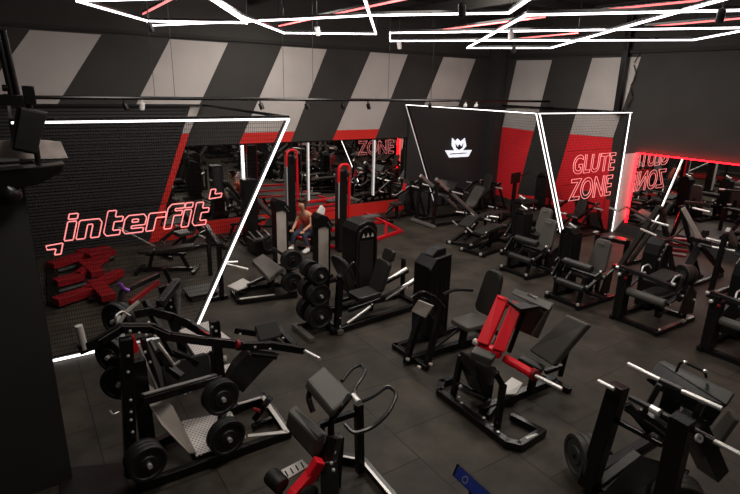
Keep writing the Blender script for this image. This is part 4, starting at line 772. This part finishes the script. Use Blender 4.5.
# red storage rack seen through the mesh
t = thing('storage_rack', 'dark red three-tier rack of crossed arms seen through the wire mesh', 'rack', (.8, 12, 0)); o = t.location
ex = [((50, 266), (86, 254), (105, 242)), ((55, 283), (82, 276), (112, 252)), ((55, 302), (92, 290), (120, 272))]
for i, (a, b, c) in enumerate(ex):
    a, b, c = Z(*a, .12), Z(*b, .12), Z(*c, .12); c.y = min(c.y, 13.6)
    MB(o).bar(a, b, .24, .14).bar(b-V((.1, 0, 0)), c, .2, .14).build('arm', 'red_dark', t); 
    a2, b2 = Z(*[(78, 246), (84, 262), (94, 282)][i], .14), Z(*[(96, 256), (98, 274), (109, 298)][i], .14)
    a2.y = min(a2.y, 13.6)
    MB(o).bar(a2, b2, .26, .13).build('cross_arm', 'red_dark', t)
MB(o).bar(Z(82, 252, .04), Z(98, 300, .04), .3, .08).bar(Z(52, 262, .04), Z(54, 304, .04), .2, .08).build('base', 'steel_black', t)
for i in range(3):
    t2 = thing('rubber_roller', 'dark rubber roller lying between red rack arms, %s of three' % ['farthest', 'middle', 'nearest'][i], 'roller', Z(*[(75, 268), (78, 288), (100, 262)][i], .06), .2)
    MB().lathe((-.35, 0, .0), (1, .2, 0), [(0, 0), (.06, 0), (.06, .7), (0, .7)], 12).build('roller', 'rubber', t2, 0)
# ------------------------------------------------------------------ grey faced stack towers
def grey_tower(label, x, y, h):
    t = thing('cable_tower', label, 'exercise machine', (x, y, 0))
    MB().prism([(-.2, -.13, 0), (.14, -.13, 0), (.14, -.13, h-.12), (-.2, -.13, h-.02)], (0, .02, 0)).build('front_panel', 'grey_panel', t, .004)
    MB().prism([(-.22, -.11, 0), (.2, -.11, 0), (.2, -.11, h-.1), (-.22, -.11, h-.02)], (0, .3, 0)).bar((.17, -.13, 0), (.17, -.13, h-.1), .05, .05).build('housing', 'steel_black', t, .01)
    MB().prism([(-.25, -.17, h-.22), (-.25, -.17, h-.02), (-.16, -.17, h+.07), (.1, -.17, h), (.26, -.17, h-.16), (.24, -.17, h-.3), (.02, -.17, h-.2)], (0, .38, 0)).build('head', 'plastic_black', t, .02)
    for i in range(3): MB().box((.1+.05*i, -.176, h-.12-.05*i), (.03, .006, .03)).build('label_mark', 'alu', t, 0)
    MB().bar((-.5, -.1, .05), (.5, -.1, .05), .08, .08).bar((-.5, .2, .05), (.5, .2, .05), .08, .08).build('base', 'steel_black', t)
    t.scale = (.68, .8, 1); return t
grey_tower('tall grey panel tower with black head left of the seated person', 4.72, 10.75, 1.53)
grey_tower('tall grey panel tower with black head hiding the seated person', 5.0, 9.3, 1.46)
bx_ = Z(251, 243, 0)
t = thing('black_post', 'square black column standing against the red kickboard beside the cage', 'post', bx_)
MB().box((0, 0, .85), (.34, .3, 1.7)).box((0, 0, .04), (.5, .45, .08)).box((.1, -.18, .1), (.06, .05, .18)).build('column', 'steel_black', t, .01)
t = thing('storage_cart', 'small black cart with pale rails beside the grey tower', 'rack', Z(262, 252, 0))
MB().box((0, 0, .2), (.55, .6, .36)).build('body', 'steel_black', t, .01)
for i in range(3): MB().bar((-.28+i*.2, -.32, .46), (-.2+i*.2, .3, .48), .03, .02).build('rail', 'alu', t, 0)
MB().bar((-.3, -.3, .44), (.28, -.32, .44), .03, .03).build('front_rail', 'alu', t, 0)
stack((Z(268, 243, .3)), (.2, -1, 0), 1, .2, .07, 'black round weight leaning on the small cart', None)
# ------------------------------------------------------------------ red cable station
t = thing('cable_station', 'bright red cable station with two tall red topped towers', 'exercise machine', (6.4, 11.9, 0)); o = t.location
def red_tower(x, y, h, px_rods=True):
    MB(o).box((x-.03, y+.1, h/2-.05), (.22, .22, h-.2)).build('stack_housing', 'plastic_black', t, .01)
    MB(o).path([(x+.14, y, .05), (x+.14, y, h-.05), (x+.06, y, h), (x-.08, y, h), (x-.16, y, h-.08), (x-.16, y, h-.42)], .035, 8, rnd=.35).build('red_arch', 'red_steel', t, 0)
    MB(o).tube((x-.16, y-.02, .9), (x-.16, y-.02, h-.42), .014).build('guide_rod', 'chrome', t, 0)
    MB(o).lathe((x, y-.12, h-.2), (1, 0, 0), [(0, -.03), (.09, -.03), (.09, .03), (0, .03)], 16).build('pulley', 'steel_satin', t, 0)
    MB(o).box((x, y+.02, .5), (.2, .04, .6)).build('weight_stack', 'plate_grey', t, 0)
red_tower(5.95, 12.7, 2.38); red_tower(6.5, 10.95, 2.2)
MB(o).chain([(6.1, 12.7, .95), (7.4, 12.9, .95)], .06, .06).chain([(6.1, 12.75, .6), (7.4, 12.95, .6)], .05, .05).chain([(6.15, 12.72, .78), (7.4, 12.92, .78)], .05, .05).bar((7.4, 12.9, 0), (7.4, 12.9, .95), .06, .06).build('red_rail', 'red_steel', t)
MB(o).chain([(6.6, 11.0, .05), (8.89, 11.76, .05), (9.1, 12.95, .05), (7.2, 12.8, .05)], .08, .08).bar((7.4, 11.3, .07), (7.7, 12.9, .07), .07, .07).bar((6.0, 12.6, .05), (6.5, 11.1, .05), .07, .07).chain([(8.2, 11.55, .06), (8.25, 11.6, .4), (8.4, 12.9, .4), (8.4, 12.95, .06)], .06, .06).build('red_base', 'red_steel', t)
MB(o).slab((7.05, 12.4, 1.0), (1, .1, 0), (0, 1, 0), .5, .3, .05, .08).build('arm_pad', 'vinyl', t, .01)
MB(o).slab((8.0, 12.3, .44), (1, .1, 0), (0, 1, 0), 1.0, .3, .05, .08).build('bench_pad', 'vinyl_grey', t, .01)
t = bench('black incline bench behind the left grey tower', (5.35, 12.75, 0), 2.6, inc=1.1)
bench('black upright bench beside the black column in front of the mirror', (4.85, 13.4, 0), 3.1, inc=1.4)
# ------------------------------------------------------------------ person
def skin_body(name, joints, edges, m, par, sub=2):
    me = bpy.data.meshes.new(name); me.from_pydata([j[0] for j in joints], edges, []); ob = bpy.data.objects.new(name, me); COL.objects.link(ob)
    sm = ob.modifiers.new('skin', 'SKIN'); ob.modifiers.new('sub', 'SUBSURF').levels = sub; ob.modifiers['sub'].render_levels = sub
    for v, j in zip(me.skin_vertices[0].data, joints): v.radius = (j[1], j[2] if len(j) > 2 else j[1])
    me.skin_vertices[0].data[0].use_root = True
    bpy.context.view_layer.update()
    m2 = bpy.data.meshes.new_from_object(ob.evaluated_get(bpy.context.evaluated_depsgraph_get())); bpy.data.objects.remove(ob)
    for p in m2.polygons: p.use_smooth = True
    m2.materials.clear(); m2.materials.append(MAT[m]); o2 = bpy.data.objects.new(name, m2); COL.objects.link(o2); o2.parent = par
    return o2
pr = thing('person', 'seated person in orange top and dark leggings with white shoes beside the red tower', 'person', (5.98, 11.75, 0), .45)
# local frame: faces -x ; hips at z .52
J = [((0, 0, .54), .15, .13), ((.02, 0, .7), .125, .1), ((-.04, 0, .9), .15, .11), ((-.08, 0, 1.04), .1, .08), ((-.12, 0, 1.12), .05), ((-.15, 0, 1.2), .07), ((-.16, 0, 1.28), .095), ((-.155, 0, 1.35), .07),
     ((-.08, .18, 1.0), .06), ((-.2, .25, .78), .043), ((-.42, .2, .66), .034), ((-.48, .19, .63), .03),
     ((-.08, -.18, 1.0), .06), ((-.22, -.24, .79), .043), ((-.44, -.17, .68), .034), ((-.5, -.16, .65), .03),
     ((-.1, .1, .52), .1), ((-.45, .15, .53), .07), ((-.5, .17, .28), .055), ((-.52, .18, .08), .038),
     ((-.1, -.1, .52), .1), ((-.45, -.14, .53), .07), ((-.44, -.2, .28), .055), ((-.42, -.24, .08), .038)]
J = [((j[0][0]-(max(0, j[0][2]-.6)*.3 if n_ < 16 else 0), j[0][1], j[0][2]-(.1 if j[0][2] > .45 else 0)),)+tuple(j[1:]) for n_, j in enumerate(J)]
Eg = [(0, 1), (1, 2), (2, 3), (3, 4), (4, 5), (5, 6), (6, 7), (3, 8), (8, 9), (9, 10), (10, 11), (3, 12), (12, 13), (13, 14), (14, 15), (0, 16), (16, 17), (17, 18), (18, 19), (0, 20), (20, 21), (21, 22), (22, 23)]
skin_body('body', J, Eg, 'skin', pr)
def hp(x, y, z): return (x-max(0, z-.6)*.3, y, z-.1)
skin_body('top', [(J[0][0], .19, .17), (J[1][0], .17, .145), (J[2][0], .2, .155), (J[3][0], .14, .12), (J[8][0], .085), (hp(-.12, .2, .93), .06), (J[12][0], .07), (hp(-.12, -.2, .93), .06)], [(0, 1), (1, 2), (2, 3), (3, 4), (4, 5), (3, 6), (6, 7)], 'cloth_red', pr)
skin_body('leggings', [((0, 0, .43), .165, .145)]+[(J[i][0], J[i][1]*1.12) for i in (16, 17, 18)]+[((-.515, .178, .14), .046)]+[(J[i][0], J[i][1]*1.12) for i in (20, 21, 22)]+[((-.425, -.235, .14), .046)], [(0, 1), (1, 2), (2, 3), (3, 4), (0, 5), (5, 6), (6, 7), (7, 8)], 'cloth_dark', pr)
for (x, y) in ((-.52, .18), (-.42, -.24)): skin_body('shoe', [((x+.04, y, .08), .07), ((x-.08, y, .06), .065, .06), ((x-.22, y, .045), .055, .045)], [(0, 1), (1, 2)], 'white_plastic', pr)
skin_body('hair', [(hp(-.12, 0, 1.31), .1, .11), (hp(-.1, 0, 1.39), .07), (hp(-.06, 0, 1.26), .07), (hp(-.03, 0, 1.43), .045)], [(0, 1), (0, 2), (1, 3)], 'hair', pr)
for q in (hp(-.48, .19, .63), hp(-.5, -.16, .65)):
    hx, hy, hz = q
    for k in range(4): skin_body('finger', [((hx, hy+.022*(k-1.5), hz), .011), ((hx-.05, hy+.024*(k-1.5), hz-.01), .009), ((hx-.08+.004*abs(k-1), hy+.022*(k-1.5), hz-.04), .008)], [(0, 1), (1, 2)], 'skin', pr, 1)
    skin_body('thumb', [((hx+.01, hy-.02, hz), .012), ((hx-.02, hy-.05, hz-.01), .01), ((hx-.045, hy-.055, hz-.03), .009)], [(0, 1), (1, 2)], 'skin', pr, 1)
for s_ in (-1, 1): MB().lathe(hp(-.245, s_*.034, 1.285), (-1, 0, 0), [(.009, 0), (.006, .004), (0, .005)], 10).build('eye', 'hair', pr, 0)
MB().lathe(hp(-.235, 0, 1.265), (-1, 0, -.2), [(.02, -.02), (.014, .02), (0, .03)], 8).build('nose', 'skin', pr, 0)
MB().box(hp(-.235, 0, 1.225), (.02, .05, .012)).build('mouth', 'red_dark', pr, .003)
tw_ = thing('towel', 'white towel draped on the seat post beside the seated person', 'towel', (6.1, 11.3, 1.0))
MB(tw_.location).prism([Y(318, 212, 11.2), Y(322, 205, 11.2), Y(326, 209, 11.2), Y(324, 218, 11.2), Y(318, 219, 11.2)], (0, .09, 0)).build('cloth', 'cloth_white', tw_, .03)
bench('black low bench under the seated person', (6.3, 11.8, 0), .45, inc=.02)
# ------------------------------------------------------------------ far group by the black wall
t = leg_press('low black sled press with bright base edge near the wolf crest wall', (11.2, 12.2, 0), 0.0)
MB().bar((-1.2, -.62, .07), (-1.2, .5, .07), .1, .08).build('front_skid', 'alu', t)
t = plate_machine('black lever machine with red grip under the slanted pale light', (9.9, 13.25, 0), .1, h=1.2)
MB().tube((-.3, -.5, 1.0), (-.25, -.5, 1.22), .05).build('red_grip', 'red_steel', t, 0)
t = thing('low_rail_frame', 'low open black rail frame in front of the black crest wall', 'rack', (11.75, 13.45, 0))
MB().chain([(-.8, -.4, .75), (.6, -.4, .75), (.6, .5, .75), (-.8, .5, .75)], .05, .05, closed=True).chain([(-.8, -.4, .3), (.6, -.4, .3), (.6, .5, .3)], .05, .05).bar((.6, -.4, 0), (.6, -.4, .75), .06, .06).bar((-.8, -.4, 0), (-.8, -.4, .75), .06, .06).bar((.6, .5, 0), (.6, .5, .75), .06, .06).bar((-.8, .5, 0), (-.8, .5, .75), .06, .06).build('frame', 'steel_black', t)
def low_machine(label, loc, rz=0):
    t = thing('lying_leg_curl', label, 'exercise machine', loc, rz)
    MB().bar((-.8, -.3, .05), (.8, -.3, .05), .08, .08).bar((-.8, .3, .05), (.8, .3, .05), .08, .08).bar((-.8, -.4, .05), (-.8, .4, .05), .08, .08).bar((.75, -.4, .05), (.75, .4, .05), .08, .08).bar((-.1, 0, .05), (0, 0, .45), .09, .09).bar((.6, -.25, .05), (.5, -.25, .6), .07, .07).bar((.6, .25, .05), (.5, .25, .6), .07, .07).bar((-.5, 0, .1), (.6, 0, .35), .07, .07).build('frame', 'steel_black', t)
    MB().slab((-.3, 0, .55), (1, 0, .12), (0, 1, 0), .7, .34, .08, .06).build('body_pad', 'vinyl', t, .015)
    MB().slab((.35, 0, .55), (1, 0, -.2), (0, 1, 0), .5, .34, .08, .06).build('hip_pad', 'vinyl', t, .015)
    MB().lathe((.82, -.3, .42), (0, 1, 0), [(0, 0), (.06, 0), (.065, .02), (.065, .58), (0, .6)], 14).build('ankle_roller', 'vinyl_grey', t, 0)
    for s_ in (-1, 1):
        MB().bar((.5, s_*.36, .58), (.82, s_*.34, .42), .05, .05).build('lever_arm', 'steel_satin', t)
        MB().tube((.5, s_*.3, .6), (.5, s_*.62, .6), .024).build('plate_horn', 'chrome', t, 0)
        MB().tube((-.6, s_*.2, .5), (-.7, s_*.3, .62), .018).build('hand_grip', 'chrome', t, 0)
        MB().lathe((-.84, s_*.3, .08), (-1, 0, 0), [(0, 0), (.04, 0), (.04, .03), (0, .04)], 10).build('end_cap', 'chrome', t, 0)
        MB().lathe((.5, s_*.3, .58), (0, s_, 0), [(0, .02), (.1, .02), (.1, .07), (0, .07)], 16).build('cam', 'steel_black', t, 0)
    return t
low_machine('low black lying curl machine at the left end of the dark row', (10.2, 10.3, 0), .5)
low_machine('low black lying curl machine, nearest the open floor in the dark row', (10.05, 9.35, 0), .15)
low_machine('low black lying curl machine in the middle of the dark row', (11.3, 10.5, 0), .1)
low_machine('low black lying curl machine behind the dark selector tower', (12.4, 9.8, 0), .3)
plate_machine('black incline machine with grey pads in the far hall corner', (13.2, 12.9, 0), .1, h=.95)
plate_machine('black plate machine against the red mural left of the farther leg extension', (13.6, 9.4, 0), 0, h=.9)
t = leg_ext('dark selector machine standing behind the farther leg extension', (10.35, 8.4, 0))
t = thing('console_machine', 'cardio console with a dark rectangular screen in front of the red mural', 'exercise machine', (13.3, 11.6, 0))
MB().bar((0, 0, .05), (0, .0, 1.15), .1, .1).bar((-.4, 0, .05), (.4, 0, .05), .1, .1).build('post', 'steel_black', t)
MB().box((-.05, -.05, 1.3), (.5, .06, .34), rz=.2).build('screen', 'plastic_black', t, .01)
MB().bar((.1, 0, 1.32), (.5, -.1, 1.46), .03, .03).build('arm', 'steel_black', t)
t = thing('standing_press', 'tall narrow black machine in front of the dark mural stripe', 'exercise machine', (13.5, 10.6, 0))
tower(t, (0, 0, 0), .4, .35, 1.5); MB().bar((-.7, 0, .05), (.2, 0, .05), .3, .08).bar((-.6, 0, .1), (-.5, 0, .7), .07, .07).build('frame', 'steel_black', t); MB().slab((-.5, 0, .75), (1, 0, 0), (0, 1, 0), .3, .3, .08, .06).build('seat', 'vinyl', t, .01)
MB().box((-.1, -.25, .75), (.1, .06, .2)).build('red_guard', 'red_dark', t)
# ------------------------------------------------------------------ right side sled machines in front of the right mirror
t = thing('glute_sled', 'long grey slanted rail machine with white bar ends beside the red wall edge', 'exercise machine', (11.9, 6.2, 0)); o = t.location
MB(o).bar((11.5, 6.6, .1), (11.5, 5.94, 1.66), .14, .1).bar((12.1, 6.7, .1), (12.1, 6.0, 1.66), .1, .08).build('slanted_rail', 'plate_grey', t)
MB(o).bar((11.4, 6.7, .05), (12.6, 6.7, .05), .1, .1).bar((11.5, 6.6, .05), (11.5, 5.3, .05), .1, .1).bar((12.5, 6.6, .05), (12.5, 5.3, .05), .1, .1).bar((11.4, 5.3, .05), (12.6, 5.3, .05), .1, .1).bar((11.5, 5.3, .05), (11.5, 5.9, 1.6), .09, .09).bar((12.5, 5.3, .05), (12.3, 5.9, 1.6), .09, .09).build('frame', 'steel_black', t)
for a, b, z in (((652, 221), (669, 226), 1.35), ((641, 229), (657, 236), 1.2)): MB(o).tube(Z(*a, z), Z(*b, z), .024).build('bar_sleeve', 'chrome', t, 0)
MB(o).tube(Z(627, 207, 1.35), Z(652, 221, 1.35), .03).build('bar', 'steel_satin', t, 0)
MB(o).tube(Z(657, 236, 1.2), Z(690, 245, 1.15), .03).build('bar', 'steel_satin', t, 0)
MB(o).path([Z(610, 208, 1.3), Z(618, 211, 1.3), Z(626, 207, 1.35)], .03).build('pale_grip', 'alu', t, 0)
slabpx([Z(634, 214, 1.0), Z(642, 208, 1.1), Z(652, 213, 1.1), Z(645, 220, .95)], .06, 'pad', 'vinyl_grey', t)
t = leg_press('black sled press with pale rails in front of the right mirror', (12.6, 4.2, 0), 0.0)
t = thing('lever_row_machine', 'black frame machine with red stacked plates between leg curls', 'exercise machine', (11.4, 4.7, 0)); o = t.location
MB(o).bar(Z(683, 208, 1.6), Z(701, 240, .95), .12, .08).build('pale_brace', 'grey_panel', t)
MB(o).bar(Z(684, 206, 1.62), Z(670, 240, .6), .08, .08).bar(Z(706, 232, 1.0), Z(676, 290, .05), .14, .12).bar(Z(700, 245, .85), Z(722, 272, .1), .09, .09).bar(Z(690, 238, 1.05), Z(710, 243, 1.05), .1, .1).bar(Z(676, 290, .05), Z(722, 275, .05), .08, .08).build('frame', 'steel_black', t)
MB(o).tube(Z(693, 208, 1.5), Z(710, 212, 1.5), .024).build('bar_sleeve', 'chrome', t, 0); MB(o).tube(Z(712, 247, 1.0), Z(735, 251, 1.0), .024).build('bar_sleeve', 'chrome', t, 0); MB(o).tube(Z(700, 244, 1.0), Z(712, 247, 1.0), .032).build('bar', 'steel_satin', t, 0)
for i, (a, b) in enumerate((((666, 238), (690, 240)), ((664, 243), (690, 245)), ((668, 249), (688, 251)), ((672, 254), (686, 256)))): MB(o).bar(Z(*a, .75-.12*i), Z(*b, .75-.12*i), .16, .05).build('red_plate', 'red_dark', t, .004)
MB(o).path([Z(655, 240, .95), Z(668, 240, .95), Z(676, 235, 1.0), Z(683, 228, 1.1)], .02).build('curved_handle', 'steel_satin', t, 0)
stack(Z(690, 274, .25), (-1, .3, 0), 3, .225, .08, 'large dark plate standing low between the two leg curl machines', 'weights on the lever row machine', m='plate_grey')
slabpx([Z(601, 236, .75), Z(603, 233, .75), Z(628, 238, .75), Z(626, 241, .75)], .1, 'pad', 'steel_black', thing('low_table_frame', 'low black frame with pale end caps behind the nearer leg extension', 'rack', Z(612, 255, 0)))
lt = COL.objects[-2] if False else [ob for ob in COL.objects if ob.name.startswith('low_table_frame')][0]
for x_ in ((598, 234), (628, 240)): MB(lt.location).bar(Z(*x_, .72), Z(*x_, .72)-V((0, 0, .72)), .09, .09).build('leg', 'steel_black', lt)
for q in ((596, 232), (612, 237)): MB(lt.location).box(Z(*q, .8), (.12, .08, .03)).build('cap', 'alu_light', lt, 0)
# ------------------------------------------------------------------ machines outside the frame that the mirrors show
ref = plate_machine('black plate press in the open middle row behind the camera side', (12.2, 1.8, 0), 0, 'mirror-side plate presses', h=1.35)
for i, (x, y, r) in enumerate([(12.4, -.2, 0), (12.3, -2.4, .2), (9.6, .9, 0), (9.4, -1.2, 0), (6.8, -1.0, .2), (9.0, -3.6, .5), (5.5, -3.2, .3), (12.0, -5.0, 1), (8.8, -5.9, 1), (3.4, -4.4, 0)]):
    dup(ref, (x, y, 0), r, label='black plate press seen only in the mirrors, '+['behind the corner one', 'third along the right mirror', 'near the open floor', 'beside the hall centre', 'under the balcony front', 'turned sideways in the near hall', 'near the left of the near hall', 'last along the right mirror', 'farthest from the back wall', 'closest to the left wall'][i], group='mirror-side plate presses')
ref = leg_press('black sled press near the right mirror outside the photo', (12.6, .8, 0), P)
for i, (x, y) in enumerate(((7.0, .6), (10.4, -2.6), (6.2, -5.0))): dup(ref, (x, y, 0), .2, label='black sled press seen only in the mirrors, '+['nearest the hack squat', 'in the middle of the near hall', 'far back in the near hall'][i], group='mirror-side sled presses')
